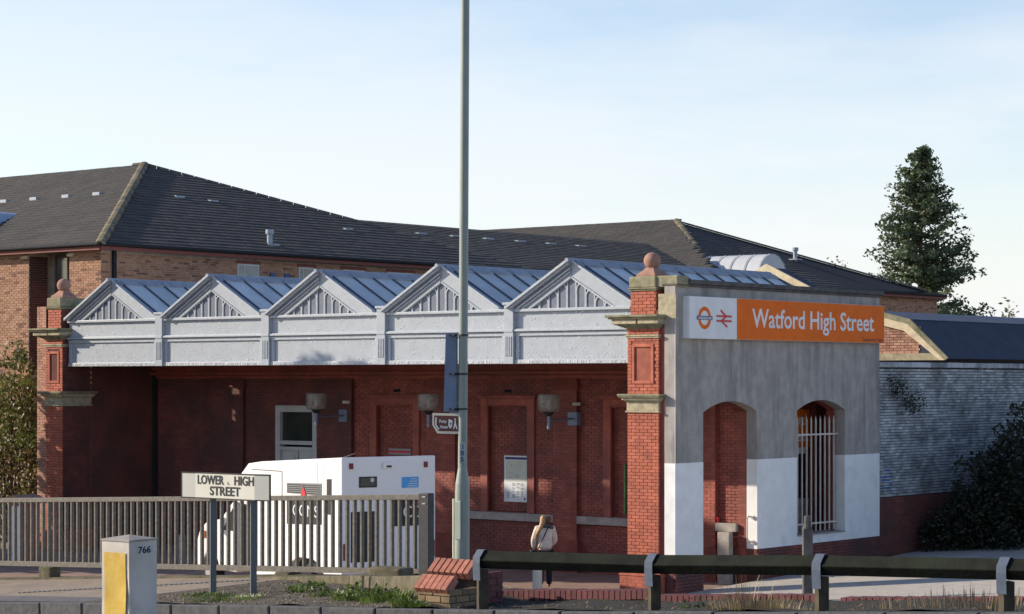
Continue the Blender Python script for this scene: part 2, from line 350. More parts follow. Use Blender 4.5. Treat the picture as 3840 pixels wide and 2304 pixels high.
# ------------------------------------------------------------------ ground
def ground_sheet(name, xs, ys, zf, m, kind='structure', thick=None):
    mb = MB(); vs = [(x, y, zf(x, y)) for x in xs for y in ys]; n = len(ys)
    mb.add(vs, [(i*n+j, (i+1)*n+j, (i+1)*n+j+1, i*n+j+1) for i in range(len(xs)-1) for j in range(n-1)])
    return solo(name, mb, m, 0, 0, 0, kind=kind, smooth=60)
def fr(a, b, n): return [a + (b-a)*i/n for i in range(n+1)]
def court_z(x, y): return .06*max(0, min(x, 16)-.41) + .03*max(0, min(y, 12))*min(1, max(0, x+.2)/.6)
KP = [(-60,-19.6),(-2,-22.05),(5.28,-22.4),(6.7,-22.5),(10.9,-22.88),(13.7,-23.2),(15.6,-23.37),(20,-23.33),(60,-23.3)]
def kerb_y(x):
    for (a, p), (b, q) in zip(KP[:-1], KP[1:]):
        if a <= x <= b: return p + (q-p)*(x-a)/(b-a)
    return KP[-1][1]
def edge_y(x):
    if x < 9.2: return -18.2
    if x < 12.9: return -18.3 + (-2.55)*(x-9.2)/3.7
    return -20.85
def bank_z(x, y):
    z = street_z(x, y)
    if x > 12.6 and y > -23.0:
        z -= .10*min(1, (x-12.6)/.4)*min(1, (y+23.0)/.5)
    z += .012*math.sin(x*3.1+y*1.7)+.008*math.sin(x*7.3-y*5.1) if x > 7.2 else 0
    return z
o = ground_sheet('ground', [-900,-60,60,900], [-500,-8,60,900], lambda x, y: -1.6 if y < 0 and False else -1.2, M['terrain'])
ground_sheet('forecourt', fr(-26, .41, 30), fr(-18.6, 60, 40), lambda x, y: 0.0, M['floor'])
ground_sheet('forecourt_paving', fr(.41, 60, 60), fr(-20.4, 60, 60), court_z, M['slab'])
# slab joints of the sloping pavement: real grooves would be thinner than a pixel, one kerb line marks the edge
ground_sheet('road', fr(-60, 60, 40), fr(-120, -22.0, 60), lambda x, y: street_z(x, min(y, kerb_y(x))) - .115 if y < kerb_y(x)+.4 else street_z(x, y) - .5, M['road'])
def strip(name, x0, x1, n, m, f0, f1, k=14, dz=0.0):
    mb = MB(); xs = fr(x0, x1, n); vs = []
    for x in xs:
        a, b = f0(x), f1(x)
        for j in range(k+1):
            y = a + (b-a)*j/k; vs.append((x, y, bank_z(x, y)+dz))
    q = k+1
    mb.add(vs, [(i*q+j, (i+1)*q+j, (i+1)*q+j+1, i*q+j+1) for i in range(n) for j in range(k)])
    return solo(name, mb, m, 0, 0, 0, kind='structure', smooth=60)
strip('pavement', -60, 6.95, 90, M['pave_asph'], lambda x: kerb_y(x)+.13, edge_y)
strip('verge', 6.95, 12.75, 40, M['dirt'], lambda x: kerb_y(x)+.13, edge_y, 20)
strip('soil_strip', 12.75, 60, 160, M['shade_soil'], lambda x: kerb_y(x)+.13, edge_y, 20)
strip('footway_shade', -30, 6.9, 60, M['pave_shade'], lambda x: kerb_y(x)+.13, lambda x: kerb_y(x)+.16+.05*max(.3,6.9-x)+.6, 8, .004)  # strip of painted shade laid over the pavement beside the kerb
# retaining wall under the street edge
mb = MB()
for x0, x1 in zip(fr(-40, 40, 160)[:-1], fr(-40, 40, 160)[1:]):
    a, b = edge_y(x0), edge_y(x1); za, zb = bank_z(x0, a)-.002, bank_z(x1, b)-.002
    mb.add([(x0,a,za),(x1,b,zb),(x1,b,-1.3),(x0,a,-1.3)], [(3,2,1,0)])
solo('retaining_wall', mb, M['concrete'], 0, 0, 0, kind='structure')
# kerb stones
kerb = thing('kerb', None, None, 8, -23, 2.1); kerb['kind'] = 'structure'
frames = []; x = -3.0
while x < 22.5:
    x1 = x + .905; a = Vector((x, kerb_y(x), street_z(x, kerb_y(x)))); b = Vector((x1, kerb_y(x1), street_z(x1, kerb_y(x1))))
    e = (b-a).normalized(); up = Vector((0,0,1)); yv = up.cross(e).normalized(); zv = e.cross(yv)
    c = (a+b)/2 + Vector((0, .065, 0)) - zv*(.125 + random.uniform(-.003,.004)); frames.append((c, (e, yv, zv), (.893, .13, .25))); x = x1 + .012
pieces('kerb_stone', frames, M['kerb'], kerb)
# tactile strip across the left pavement
mb = MB(); 
for i in range(46):
    t = i/45; xx = 3.9 + 2.6*t; yy = -20.9 + 1.9*t
    z = bank_z(xx, yy)+.004
    mb.box(xx-.02, xx+.02, yy-.13, yy+.13, z, z+.008)
part('ribbed_strip', mb, M['tactile'], kerb)

# ------------------------------------------------------------------ station building
ST = thing('station_building', 'red brick station with white gabled front, glass roofs and grey rendered side wall', 'station', -.4, 0, 0)
BX0 = -20.6
# ---- fascia
PIL = [-16.7, -12.6, -8.52, -4.42]
APX = [-18.7, -14.68, -10.68, -6.6, -2.6]
Y0 = .15
GAPS = [(-20.55, -16.84), (-16.56, -12.74), (-12.46, -8.66), (-8.38, -4.56), (-4.28, -.88)]
for i, (a, b) in enumerate(GAPS):
    mb = MB().box(a, b, Y0+.06, Y0+.35, 5.22, 6.46)
    fp = part('fascia_panel', mb, M['fascia'], ST)
    mb = MB()                                   # raised frame round the lower panel
    mb.box(a, b, Y0-.005, Y0+.06, 5.20, 5.30); mb.box(a, b, Y0+.01, Y0+.06, 5.86, 5.95)
    mb.box(a+.02, a+.12, Y0+.01, Y0+.06, 5.30, 5.86); mb.box(b-.12, b-.02, Y0+.01, Y0+.06, 5.30, 5.86)
    part('panel_frame', mb, M['fascia_trim'], fp, bevel=.008)
    mb = MB().box(a, b, Y0-.05, Y0+.06, 5.965, 6.01); mb.box(a, b, Y0-.02, Y0+.06, 6.01, 6.03)
    part('string_moulding', mb, M['fascia_trim'], fp, bevel=.006)
    mb = MB().box(a, b, Y0-.03, Y0+.20, 6.43, 6.50)
    part('ledge', mb, M['fascia_trim'], fp, bevel=.01)
    mb = MB()                                   # little paint flakes and drips along the bottom
    for k in range(170):
        xx = random.uniform(a+.05, b-.05); w = random.uniform(.012,.06); zz = random.choice([random.gauss(5.80,.04), random.gauss(6.38,.03), random.uniform(5.32,5.85), random.uniform(6.05,6.42), random.gauss(5.35,.02)])
        mb.box(xx, xx+w, Y0+.052, Y0+.0605, zz, zz+random.uniform(.008,.022))
    for k in range(90):
        xx = random.uniform(a+.1, b-.1); w = random.uniform(.01, .05)
        mb.box(xx, xx+w, Y0-.012, Y0-.004, 5.205+random.uniform(0,.02), 5.235+random.uniform(0,.05))
    part('paint_flake', mb, M['flake'], fp, kind='stuff')
for xp in PIL:
    mb = MB().box(xp-.14, xp+.14, Y0-.06, Y0+.35, 5.20, 6.60); mb.box(xp-.17, xp+.17, Y0-.09, Y0+.3, 6.60, 6.66); mb.box(xp-.14, xp+.14, Y0-.075, Y0-.06, 5.95, 6.02)
    p = part('pilaster', mb, M['fascia'], ST, bevel=.006)
    mb = MB()
    for k in range(4): mb.box(xp-.10+k*.055, xp-.075+k*.055, Y0-.075, Y0-.06, 5.38, 5.85)
    part('fluting', mb, M['fascia_trim'], p)
SL = .575
for gi, ax in enumerate(APX):
    hw = 1.86; top = 7.60
    zr = lambda d, o=0: top - SL*abs(d) - o
    # raking board: a chevron between outer edge and the tracery
    g = None
    mb = MB()
    th = .43
    for s in (-1, 1):
        pts = [(0, top), (s*hw, top-SL*hw), (s*hw, 6.50), (s*((top-th-6.50)/SL), 6.50), (0, top-th)]
        pts3 = [(ax+p, Y0+.02, z) for p, z in pts]
        if s > 0: pts3 = pts3[::-1]
        mb.prism(pts3, (0, .14, 0))
    g = part('gable', mb, M['fascia'], ST, label='front gable with a row of round-headed openings')
    mb = MB()                                   # projecting cornice and mouldings on the rakes
    for s in (-1, 1):
        for (o0, o1, yy) in (((-.03, .035, -.16), (.035, .10, -.10), (.17, .215, -.05), (.25, .285, -.03), (.37, .41, -.022)) if s < 0 else ((-.03, .02, -.05), (.37, .41, -.01))):
            h0 = min(hw, (top-o0-6.50)/SL); h1 = min(hw, (top-o1-6.50)/SL)
            pts = [(ax, Y0+yy, top-o0), (ax+s*h0, Y0+yy, top-o0-SL*h0), (ax+s*h1, Y0+yy, top-o1-SL*h1), (ax, Y0+yy, top-o1)]
            if s > 0: pts = pts[::-1]
            mb.prism(pts, (0, abs(yy), 0))
    part('raking_cornice', mb, M['fascia_trim'], g)
    mb = MB().prism([(ax-hw+.15, Y0+.052, 6.48), (ax+hw-.15, Y0+.052, 6.48), (ax, Y0+.052, 7.45)], (0, .06, 0))
    part('backing', mb, M['tracery_back'], g)
    mb0 = MB()                                  # dark spandrels between arches and the rake
    for k in range(-4, 5):
        cx = ax + k*.272; zt = 7.27 - SL*abs(k)*.272 - .09
        r = .110; 
        if k in (-4, 4): zt = 6.60
        mb = MB(); n = 10; rim = .030
        zc = max(zt - r, 6.505)
        outer = []; inner = []
        if zt - r > 6.505:
            outer.append((cx-r-rim, 6.50)); inner.append((cx-r, 6.50))
        for q in range(n+1):
            t = math.pi - math.pi*q/n
            outer.append((cx+(r+rim)*math.cos(t), zc+(r+rim)*math.sin(t)*1.1)); inner.append((cx+r*math.cos(t), zc+r*math.sin(t)*1.1))
        if zt - r > 6.505:
            outer.append((cx+r+rim, 6.50)); inner.append((cx+r, 6.50))
        for q in range(len(outer)-1):
            (a0, b0), (a1, b1), (c1, d1), (c0, d0) = outer[q], outer[q+1], inner[q+1], inner[q]
            mb.prism([(c0,Y0+.028,d0),(c1,Y0+.028,d1),(a1,Y0+.028,b1),(a0,Y0+.028,b0)], (0,.03,0))
        part('arch_rim', mb, M['fascia_trim'], g)
    mb = MB()
    for k in range(-3, 4):
        for s in (-1, 1):
            cx = ax + k*.272 + s*.136; zt = 7.27 - SL*abs(k*.272 + s*.136) - .05
            mb0 = MB(); mb0.prism([(cx-.045, Y0+.046, zt-.04), (cx+.045, Y0+.046, zt-.04), (cx, Y0+.046, zt-.13)], (0,.012,0)); part('spandrel', mb0, M['void'], g)
# ---- glazed roofs
def roof_plane(x0, z0, x1, z1, ya, yb, parent):        # one slope; panes between bars
    d = Vector((x1-x0, 0, z1-z0)); L = d.length; e = d/L; nrm = Vector((-e.z, 0, e.x))
    if nrm.z < 0: nrm = -nrm
    n = int(round((yb-ya)/.74)); st = (yb-ya)/n; fr_ = []
    for i in range(n):
        c = Vector((x0, ya + (i+.5)*st, z0)) + e*(L*.54)
        lift = .015 if i % 2 else .0
        fr_.append((c + nrm*(.01), (YA, -nrm, e if e.z > 0 else -e), (st-.06, .02, L*.82)))
    pieces('glass_pane', fr_, M['wired_glass'], parent)
    mb = MB()
    for i in range(n+1):
        y = ya + i*st; a = Vector((x0, y, z0)) + e*.1; b = Vector((x0, y, z0)) + e*(L-.05)
        mb.add([a+Vector((0,-.025,0)), b+Vector((0,-.025,0)), b+Vector((0,.025,0)), a+Vector((0,.025,0)),
                a+Vector((0,-.025,0))+nrm*.05, b+Vector((0,-.025,0))+nrm*.05, b+Vector((0,.025,0))+nrm*.05, a+Vector((0,.025,0))+nrm*.05],
               [(0,3,2,1),(4,5,6,7),(0,1,5,4),(1,2,6,5),(2,3,7,6),(3,0,4,7)])
    part('glazing_bars', mb, M['glaz_bar'], parent)
    mb = MB()
    a0 = Vector((x0, ya-.1, z0)); a1 = Vector((x0, yb, z0))
    for (u0, u1, h) in ((0, L*.13, .05), (L*.95, L, .03)):
        mb.prism([a0+e*u0+nrm*h, a0+e*u1+nrm*h, a1+e*u1+nrm*h, a1+e*u0+nrm*h], -nrm*.04)
    part('lead_flashing', mb, M['lead'], parent)
for gi, ax in enumerate(APX):
    mb = MB()
    y1 = 8.7
    for s in (-1, 1):
        pts = [(ax, Y0+.14, 7.55), (ax+s*1.98, Y0+.14, 7.55-SL*1.98), (ax+s*1.98, Y0+.14, 7.50-SL*1.98), (ax, Y0+.14, 7.50)]
        if s > 0: pts = pts[::-1]
        mb.prism(pts, (0, y1, 0))
    gr = part('glass_roof', mb, M['glaz_bar'], ST, label='glazed ridge roof running back from a front gable')
    roof_plane(ax+.02, 7.58, ax+1.95, 7.56-SL*1.93, .35, y1, gr)
    roof_plane(ax-.02, 7.58, ax-1.95, 7.56-SL*1.93, .35, y1, gr)
    mb = MB().cyl((ax, -.02, 7.60), (ax, y1, 7.60), .05, .05, 10)
    part('ridge_roll', mb, M['lead'], gr, smooth=50)
    if gi < 4:
        mb = MB().box(ax+1.9, ax+2.12, Y0+.36, y1, 6.36, 6.50); part('gutter', mb, M['lead'], gr)
# ---- pillars
def pillar(x0, x1, depth, lbl, cap):
    w = x1-x0; y0 = 0.0; y1 = depth
    mb = MB().box(x0+.012, x1-.012, y0+.012, y1, .5, 6.1).box(x0+.06, x1-.12, y0+.06, y1-.06, 6.28, 6.84)
    p = part('pillar', mb, M['soot_shade_mortar' if depth > 1 else 'paint_mortar'], ST, label=lbl)
    pan = (x0+.20, x1-.20, 4.80, 5.56)
    fr_ = []
    R1 = rows(x0, x1, .56, 4.08) + rows(x0, x1, 4.50, 6.05, [(x0+.11, x1-.11, 4.70, 5.66)]) + rows(x0+.05, x1-.11, 6.30, 6.83)
    for a, z, ww, h in R1:
        yy = y0 if z < 6.2 else y0+.05
        fr_.append((Vector((a, yy+.03-.004*random.random(), z)), (XA, YA, ZA), (ww, .06, h)))
    pieces('brick', fr_, M['paint_brick'], p, cap)
    fr_ = []
    for a, z, ww, h in rows(y0+.02, y1, .56, 4.08, bond=.5) + rows(y0+.02, y1, 4.50, 6.05) + rows(y0+.06, y1-.06, 6.30, 6.83):
        xx = x1 if z < 6.2 else x1-.11
        fr_.append((Vector((xx-.03+.004*random.random(), a, z)), (YA, -XA, ZA), (ww, .06, h)))
    pieces('brick', fr_, M['soot_shade_brick' if depth > 1 else 'paint_brick'], p, 60)  # far pillar's side face gets darker brick to carry its shade
    mb = MB(); ex = .13                                                 # splayed plinth
    mb.box(x0-ex, x1+ex, y0-ex, y1+.05, 0, .40); part('plinth', mb, M['paint_brick'], p, bevel=.02)
    fr_ = []
    for a, z, ww, h in rows(x0-ex, x1+ex, .005, .40): fr_.append((Vector((a, y0-ex+.026, z)), (XA, YA, ZA), (ww, .06, h)))
    pieces('brick', fr_, M['paint_brick'], p, 60)
    mb = MB(); n = 5
    for k in range(n):
        t = k/n; e2 = ex*(1-t**1.6)+.015; mb.box(x0-e2, x1+e2, y0-e2, y1+.05, .40+.03*k, .43+.03*k)
    part('plinth_moulding', mb, M['paint_brick'], p)
    # recessed panel with raised frame
    mb = MB(); a, b, c, d = pan
    mb.box(a-.07, a, y0-.02, y0+.03, c-.07, d+.07).box(b, b+.07, y0-.02, y0+.03, c-.07, d+.07).box(a, b, y0-.02, y0+.03, d, d+.07).box(a, b, y0-.02, y0+.03, c-.07, c)
    part('panel_frame', mb, M['paint_brick'], p, bevel=.008)
    mb = MB().box(a, b, y0+.013, y0+.02, c, d)
    part('panel', mb, M['paint_brick'], p)
    # stonework
    mb = MB().box(x0-.015, x1+.015, y0-.02, y1+.02, 4.12, 4.33).box(x0-.04, x1+.04, y0-.045, y1+.04, 4.08, 4.12)
    part('stone_block', mb, M['stone_pale'], p, bevel=.01)
    mb = MB().box(x0-.05, x1+.05, y0-.06, y1+.05, 4.33, 4.36).box(x0-.10, x1+.09, y0-.11, y1+.08, 4.36, 4.42)
    part('stone_bed', mb, M['stone_pale'], p, bevel=.008)
    mb = MB().box(x0-.15, x1+.12, y0-.17, y1+.12, 4.42, 4.455).box(x0-.17, x1+.15, y0-.19, y1+.14, 4.455, 4.50)
    part('capital', mb, M['stone'], p, bevel=.01)
    mb = MB().box(x0-.02, x1+.02, y0-.03, y1+.02, 5.76, 5.80).box(x0-.05, x1+.03, y0-.05, y1+.03, 5.80, 5.84)
    part('stone_band', mb, M['stone_pale'], p, bevel=.008)
    mb = MB()
    for k in range(5):
        e2 = .02+.05*k; mb.box(x0-e2*1.1, x1+e2*.5, y0-e2*.8, y1+.04+.02*k, 5.97+.022*k, 5.994+.022*k)
    part('corbel', mb, M['stone'], p)
    mb = MB().box(x0-.30, x0+w*.45, y0-.22, y1+.12, 6.08, 6.19).box(x0+w*.5, x1+.14, y0-.22, y1+.12, 6.08, 6.19)
    part('cornice_block', mb, M['stone_pale'], p, bevel=.012)
    mb = MB().box(x0-.36, x1+.16, y0-.28, y1+.14, 6.19, 6.23).box(x0-.42, x1+.18, y0-.32, y1+.16, 6.23, 6.285)
    part('cornice', mb, M['stone'], p, bevel=.012)
    mb = MB().box(x0+.02, x1-.08, y0+.02, y1-.04, 6.83, 6.87).box(x0-.01, x1-.05, y0-.01, y1-.02, 6.87, 6.90)
    part('stone_neck', mb, M['stone'], p, bevel=.008)
    mb = MB().box(x0+.02, x1-.10, y0+.02, y1-.04, 6.90, 7.16)
    part('cap_stone', mb, M['stone'], p, bevel=.03)
    cx, cy = (x0+x1)/2, y0+.36
    mb = MB().lathe((cx, cy, 7.16), [(.30,0),(.30,.06),(.24,.12),(.17,.19),(.12,.235),(.09,.25)], 4)
    mb2 = MB(); 
    def sq(e, z): return [(cx-e,cy-e,z),(cx+e,cy-e,z),(cx+e,cy+e,z),(cx-e,cy+e,z)]
    prof = [(.26,7.16),(.26,7.21),(.19,7.27),(.10,7.37)]
    vs = []; fs = []
    for e, z in prof: vs += sq(e, z)
    for k in range(3):
        for i in range(4): fs.append((k*4+i, k*4+(i+1)%4, k*4+4+(i+1)%4, k*4+4+i))
    fs.append((12,13,14,15)); mb2.add(vs, fs)
    part('finial_base', mb2, M['stone_ball'], p, bevel=.01)
    part('ball_finial', MB().sphere((cx, cy, 7.52), .195, 28), M['stone_ball'], p, smooth=60)
    return p
pr = pillar(-.86, 0, .5, 'near corner pillar of red painted brick with stone ball on top', 300)
pl = pillar(-21.35, -20.62, 1.05, 'far left pillar of red painted brick with stone ball on top', 300)
# pale unpainted strip at the left of the far pillar
mb = MB().box(-21.76, -21.36, .03, .5, 0, 6.9); p = part('side_pier', mb, M['bare_mortar'], ST)
bricks_front('brick', -21.76, -21.36, .02, 6.9, .03, M['bare_brick'], p, cap=260)
# ---- porch
ZC = 5.22
holes = [(-15.58,-13.98,-1,4.12), (-11.71,-10.41,1.45,4.16), (-7.81,-6.51,1.45,4.16), (-3.86,-2.56,1.45,4.16)]
WY = 3.45; SH = -.36
mb = MB()
xs = [BX0, -15.58, -13.98, -11.71, -10.41, -7.81, -6.51, -3.86, -2.56, -.1]
for k in range(9):
    a, b = xs[k], xs[k+1]
    if k % 2 == 0: mb.box(a, b, WY+.012, WY+.35, 0, 6.5)
    elif k == 1: mb.box(a, b, WY+.012, WY+.35, 4.12, 6.5)
    else: mb.box(a, b, WY+.012, WY+.35, 4.16, 6.5); mb.box(a, b, WY+.012, WY+.35, 0, 1.45); mb.box(a, b, WY+.13, WY+.30, 1.45, 4.16)
PW = part('porch_wall', mb, M['porch_mortar'], ST)
bricks_front('brick', BX0, -12.6, .005, 4.86, WY, M['soot_shade_brick'], PW, holes, 0, proud=.003)  # left part of the porch: soot and shade put into the brick colour
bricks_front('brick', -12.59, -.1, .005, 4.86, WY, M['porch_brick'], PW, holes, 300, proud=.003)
for h in holes[1:]: bricks_front('brick', h[0], h[1], 1.46, 4.15, WY+.12, M['porch_brick'], PW, cap=0)
for x0, x1 in ((-17.96,-16.76),(-13.61,-12.56),(-9.81,-8.86),(-5.61,-4.86),(-1.51,-.71)):
    mb = MB().box(x0, x1, WY-.12, WY+.02, 0, 4.86).box(x0-.06, x1+.06, WY-.18, WY+.02, 0, .75).box(x0-.04, x1+.04, WY-.15, WY+.02, .75, .82).box(x0-.05, x1+.05, WY-.16, WY+.02, 4.62, 4.68)
    q = part('pilaster', mb, M['soot_shade_mortar' if x0 < -12 else 'porch_mortar'], PW)
    bricks_front('brick', x0, x1, .82, 4.6, WY-.122, M['soot_shade_brick' if x0 < -12 else 'porch_brick'], PW, cap=0, proud=.003)
for (a, b, c, d) in holes[1:]:
    mb = MB().box(a-.24, a, WY-.06, WY+.02, 1.42, d+.18).box(b, b+.24, WY-.06, WY+.02, 1.42, d+.18).box(a, b, WY-.06, WY+.02, d, d+.18)
    mb.box(a-.30, b+.30, WY-.12, WY+.02, d+.18, d+.23).box(a-.34, b+.34, WY-.15, WY+.02, d+.23, d+.27)
    part('niche_surround', mb, M['porch_trim'], PW, bevel=.012)
mb = MB()
for z0, z1, pj in ((4.86,4.90,.06),(4.90,4.94,.10),(4.96,5.01,.16),(5.01,5.05,.20),(5.05,5.30,.12),(5.30,5.4,.24)): mb.box(BX0, -.1, WY-pj, WY+.02, z0, z1)
part('cornice', mb, M['porch_trim'], PW)
for a, b in ((-12.56,-9.81),(-8.86,-5.61),(-4.86,-1.51),(-.71,-.12)):
    part('stone_sill', MB().box(a, b, WY-.13, WY+.02, 1.22, 1.42), M['sill'], PW, bevel=.012)
for xx in (-11.0, -7.16, -3.26): 
    part('air_brick', MB().box(xx-.11, xx+.11, WY-.02, WY+.01, 4.50, 4.575), M['void'], PW)
mb = MB().box(-20.55, -20.45, WY-.14, WY-.04, 0, 5.1); part('downpipe', mb, M['gutter'], PW)
# door with transom light
mb = MB().box(-15.58, -15.40, WY-.02, WY+.2, 0, 4.11).box(-14.14, -13.98, WY-.02, WY+.2, 0, 4.11).box(-15.40, -14.14, WY-.02, WY+.2, 3.93, 4.11).box(-15.40, -14.14, WY-.05, WY+.2, 3.02, 3.13).box(-15.40,-14.14, WY-.01, WY+.2, 2.86, 2.96)
dd = part('door_frame', mb, M['door_paint'], ST, bevel=.008)
part('transom_pane', MB().box(-15.40, -14.14, WY+.10, WY+.12, 3.13, 3.93), M['dark_glass'], dd)
for a, b in ((-15.40,-14.79),(-14.75,-14.14)):
    mb = MB().box(a, b, WY+.08, WY+.14, 0, 2.86).box(a+.09, b-.09, WY+.06, WY+.08, 1.5, 2.72).box(a+.09, b-.09, WY+.06, WY+.08, .25, 1.3)
    part('door_leaf', mb, M['door_paint'], dd, bevel=.008)
# porch ends, hall behind and ceiling
mb = MB().box(BX0-.02, BX0+.0, 1.05, WY+.3, 0, 5.3); part('end_wall', mb, M['soot_shade_brick'], ST)  # porch end in the darker brick, its shade painted in
mb = MB().box(BX0-.3, BX0-.02, 1.5, 8.7, 0, 6.5).box(BX0-.02, -.1, 8.5, 8.8, 0, 6.5).box(BX0, -.88, .5, 8.5, 6.26, 6.30)
part('hall_wall', mb, M['porch_mortar'], ST)
# ---- side wall with two arches
A1, A2 = (1.17, 3.42), (5.19, 7.43)
def arc(y, a, spring, rise):
    m = (a[0]+a[1])/2; t = (y-m)/((a[1]-a[0])/2); return spring + rise*(1-t*t)
def arch_fill(mb, x0, x1, a, spring, rise, top, n=14):
    for i in range(n):
        ya = a[0]+(a[1]-a[0])*i/n; yb = a[0]+(a[1]-a[0])*(i+1)/n
        mb.add([(x0,ya,arc(ya,a,spring,rise)),(x0,yb,arc(yb,a,spring,rise)),(x0,yb,top),(x0,ya,top),(x1,ya,arc(ya,a,spring,rise)),(x1,yb,arc(yb,a,spring,rise)),(x1,yb,top),(x1,ya,top)],
               [(0,3,2,1) if x0 > x1 else (0,1,2,3),(4,5,6,7),(0,1,5,4),(2,3,7,6)])
YS, YE, TOPZ = .06, 9.15, 6.92
def band(mb, x0, x1, z0, z1, sill=1.04):
    for a, b in ((YS, A1[0]), (A1[1], A2[0]), (A2[1], YE)): mb.box(x0, x1, a, b, z0, z1)
    if z0 < sill: mb.box(x0, x1, A2[0], A2[1], z0, min(z1, sill))
mb = MB(); band(mb, .12, .41, 2.95, 4.08); mb.box(.12, .41, YS, A1[0], 4.08, TOPZ).box(.12, .41, A1[1], A2[0], 4.08, TOPZ).box(.12, .41, A2[1], YE, 4.08, TOPZ)
arch_fill(mb, .12, .41, A1, 4.08, .25, TOPZ); arch_fill(mb, .12, .41, A2, 4.08, .25, TOPZ)
SW = part('rendered_wall', mb, M['render'], ST, label='grey streaked cement side wall above the white paint')
part('white_painted_band', MB().box(.12, .413, YS, A1[0], .84, 2.95), M['white_paint'], ST, label='white painted strip between the corner pillar and the open arch')
mb = MB().box(.12, .413, A1[1], A2[0], .84, 2.95).box(.12, .413, A2[1], YE, .84, 2.95).box(.12, .413, A2[0], A2[1], .84, 1.04)
part('white_painted_band', mb, M['white_paint'], ST, label='white painted area round the barred arch')
part('brick_plinth', MB().box(.12, .40, YS, A1[0], 0, .84), M['soot_shade_mortar'], ST); pw = part('brick_plinth', MB().box(.12, .40, A1[1], YE, 0, .84), M['soot_shade_mortar'], ST)
bricks_side('brick', YS, YE, .005, .83, .425, M['soot_shade_brick'], pw, [(A1[0], A1[1], -1, 5)], 300)
mb = MB(); band(mb, -.12, .12, 0, 4.08)
mb.box(-.12, .12, YS, A1[0], 4.08, 6.4).box(-.12, .12, A1[1], A2[0], 4.08, 6.4).box(-.12, .12, A2[1], YE, 4.08, 6.4)
arch_fill(mb, -.12, .12, A1, 4.08, .25, 6.4); arch_fill(mb, -.12, .12, A2, 4.08, .25, 6.4)
iw = part('inner_brick_wall', mb, M['porch_mortar'], ST)
fr_ = []
for yy, zlo in ((A1[1], .02), (A2[1], 1.06)):
    for a, z, ww, h in rows(-.12, .12, zlo, 4.05): fr_.append((Vector((a, yy+.028, z)), (XA, YA, ZA), (ww, .06, h)))
pieces('brick', fr_, M['porch_brick'], iw, 120)
mb = MB().box(.04, .47, .06, YE+.04, 6.92, 6.98).box(0, .52, .5, YE+.08, 6.98, 7.08)
part('coping', mb, M['coping_dark'], ST, bevel=.015)
mb = MB().box(-.12, .47, .07, .52, 6.90, 7.16); part('cap_stone', mb, M['stone'], ST, bevel=.025)
mb = MB().box(-.04, .44, .045, .055, 6.2, 6.75); part('stone_face', mb, M['stone_pale'], ST)
part('arris_glint', MB().box(.408, .416, .054, .062, .9, 6.1), M['white_paint'], ST)  # thin white strip paints the sun catching this corner edge
part('window_sill', MB().box(-.15, .45, A2[0]+.01, A2[1]-.01, 1.04, 1.07), M['sill'], ST)
# window railings
rl = MB().box(.20, .225, A2[0]+.02, A2[1]-.02, 3.46, 3.50).box(.20, .225, A2[0]+.02, A2[1]-.02, 1.28, 1.32)
RL = part('railing', rl, M['white_plastic'], ST)
for k in range(10):
    yy = A2[0]+.14+k*.213
    mb = MB().box(.185, .215, yy-.015, yy+.015, 1.10, 3.84); mb.lathe((.20, yy, 3.84), [(.02,0),(.014,.04),(.002,.1)], 6)
    part('railing_bar', mb, M['white_plastic'], RL)
# grab handle at the first arch
mb = MB().tube([(.30, 3.40, 1.58), (.30, 3.22, 1.62), (.30, 3.16, 1.55), (.30, 3.16, 1.12), (.30, 3.22, 1.02), (.30, 3.40, 1.0)], .018, 10)
part('grab_handle', mb, M['white_plastic'], ST, smooth=50)
for z in (1.58, 1.0): part('handle_rose', MB().cyl((.30, 3.38, z), (.30, 3.42, z), .05, .05, 14), M['white_plastic'], ST, smooth=50)
# wall inside the second arch with an orange sign board
mb = MB().box(-1.4, -1.0, 3.4, 8.45, 0, 6.2); q = part('hall_inner_wall', mb, M['porch_mortar'], ST)
bricks_side('brick', 3.4, 8.45, .01, 4.7, -1.0, M['porch_brick'], q, cap=0)
part('brick_jamb', MB().box(-1.0, -.85, 8.12, 8.4, 0, 5), M['porch_trim'], ST)
bd = thing('orange_sign_board', 'orange board with white lettering seen through the barred arch', 'sign', -.95, 7.2, 2.9)
part('orange_panel', MB().box(-.99, -.96, 5.6, 8.0, 3.11, 4.07), M['orange'], bd)
part('lettering', text_mb('Watford', .42, (0,1,0), (0,0,1), (1,0,0), (-.955, 6.42, 3.68), .006, width=1.42), M['sign_white'], bd)
part('lettering', text_mb('High Street', .42, (0,1,0), (0,0,1), (1,0,0), (-.955, 5.9, 3.27), .006, width=2.03), M['sign_white'], bd)
part('white_panel', MB().box(-.99, -.965, 5.6, 7.81, 2.95, 3.11), M['sign_white'], bd)
part('black_panel', MB().box(-.99, -.965, 5.6, 7.81, 1.82, 2.95), M['black'], bd)
part('lower_panel', MB().box(-.99, -.963, 5.6, 8.0, .9, 1.82), M['sill'], bd)

# ---- platform canopy gable with cream bargeboards behind the glass roof
cg = thing('cream_gable_roof', 'small dark roof with cream bargeboards behind the glass roof', 'roof', -3, 9.5, 5)
mb = MB().prism([(-5.2,9.5,6.75),(-1.88,9.5,7.17),(-3.22,9.5,7.80)], (0,9,0)); mb = MB().prism([(-1.6,9.62,7.02),(-3.22,9.62,7.82),(-4.8,9.62,7.02),(-4.8,9.62,5),(-1.6,9.62,5)], (0,.8,0))
part('roof', mb, M['slate_blue'], cg)
mb = MB()
for s, L in ((1, 1.6), (-1, 1.6)):
    pts = [(-3.22,9.5,7.92),(-3.22+s*L,9.5,7.92-.48*L),(-3.22+s*L,9.5,7.74-.48*L),(-3.22,9.5,7.72)]
    if s > 0: pts = pts[::-1]
    mb.prism(pts, (0,.08,0))
part('bargeboard', mb, M['cream'], cg)

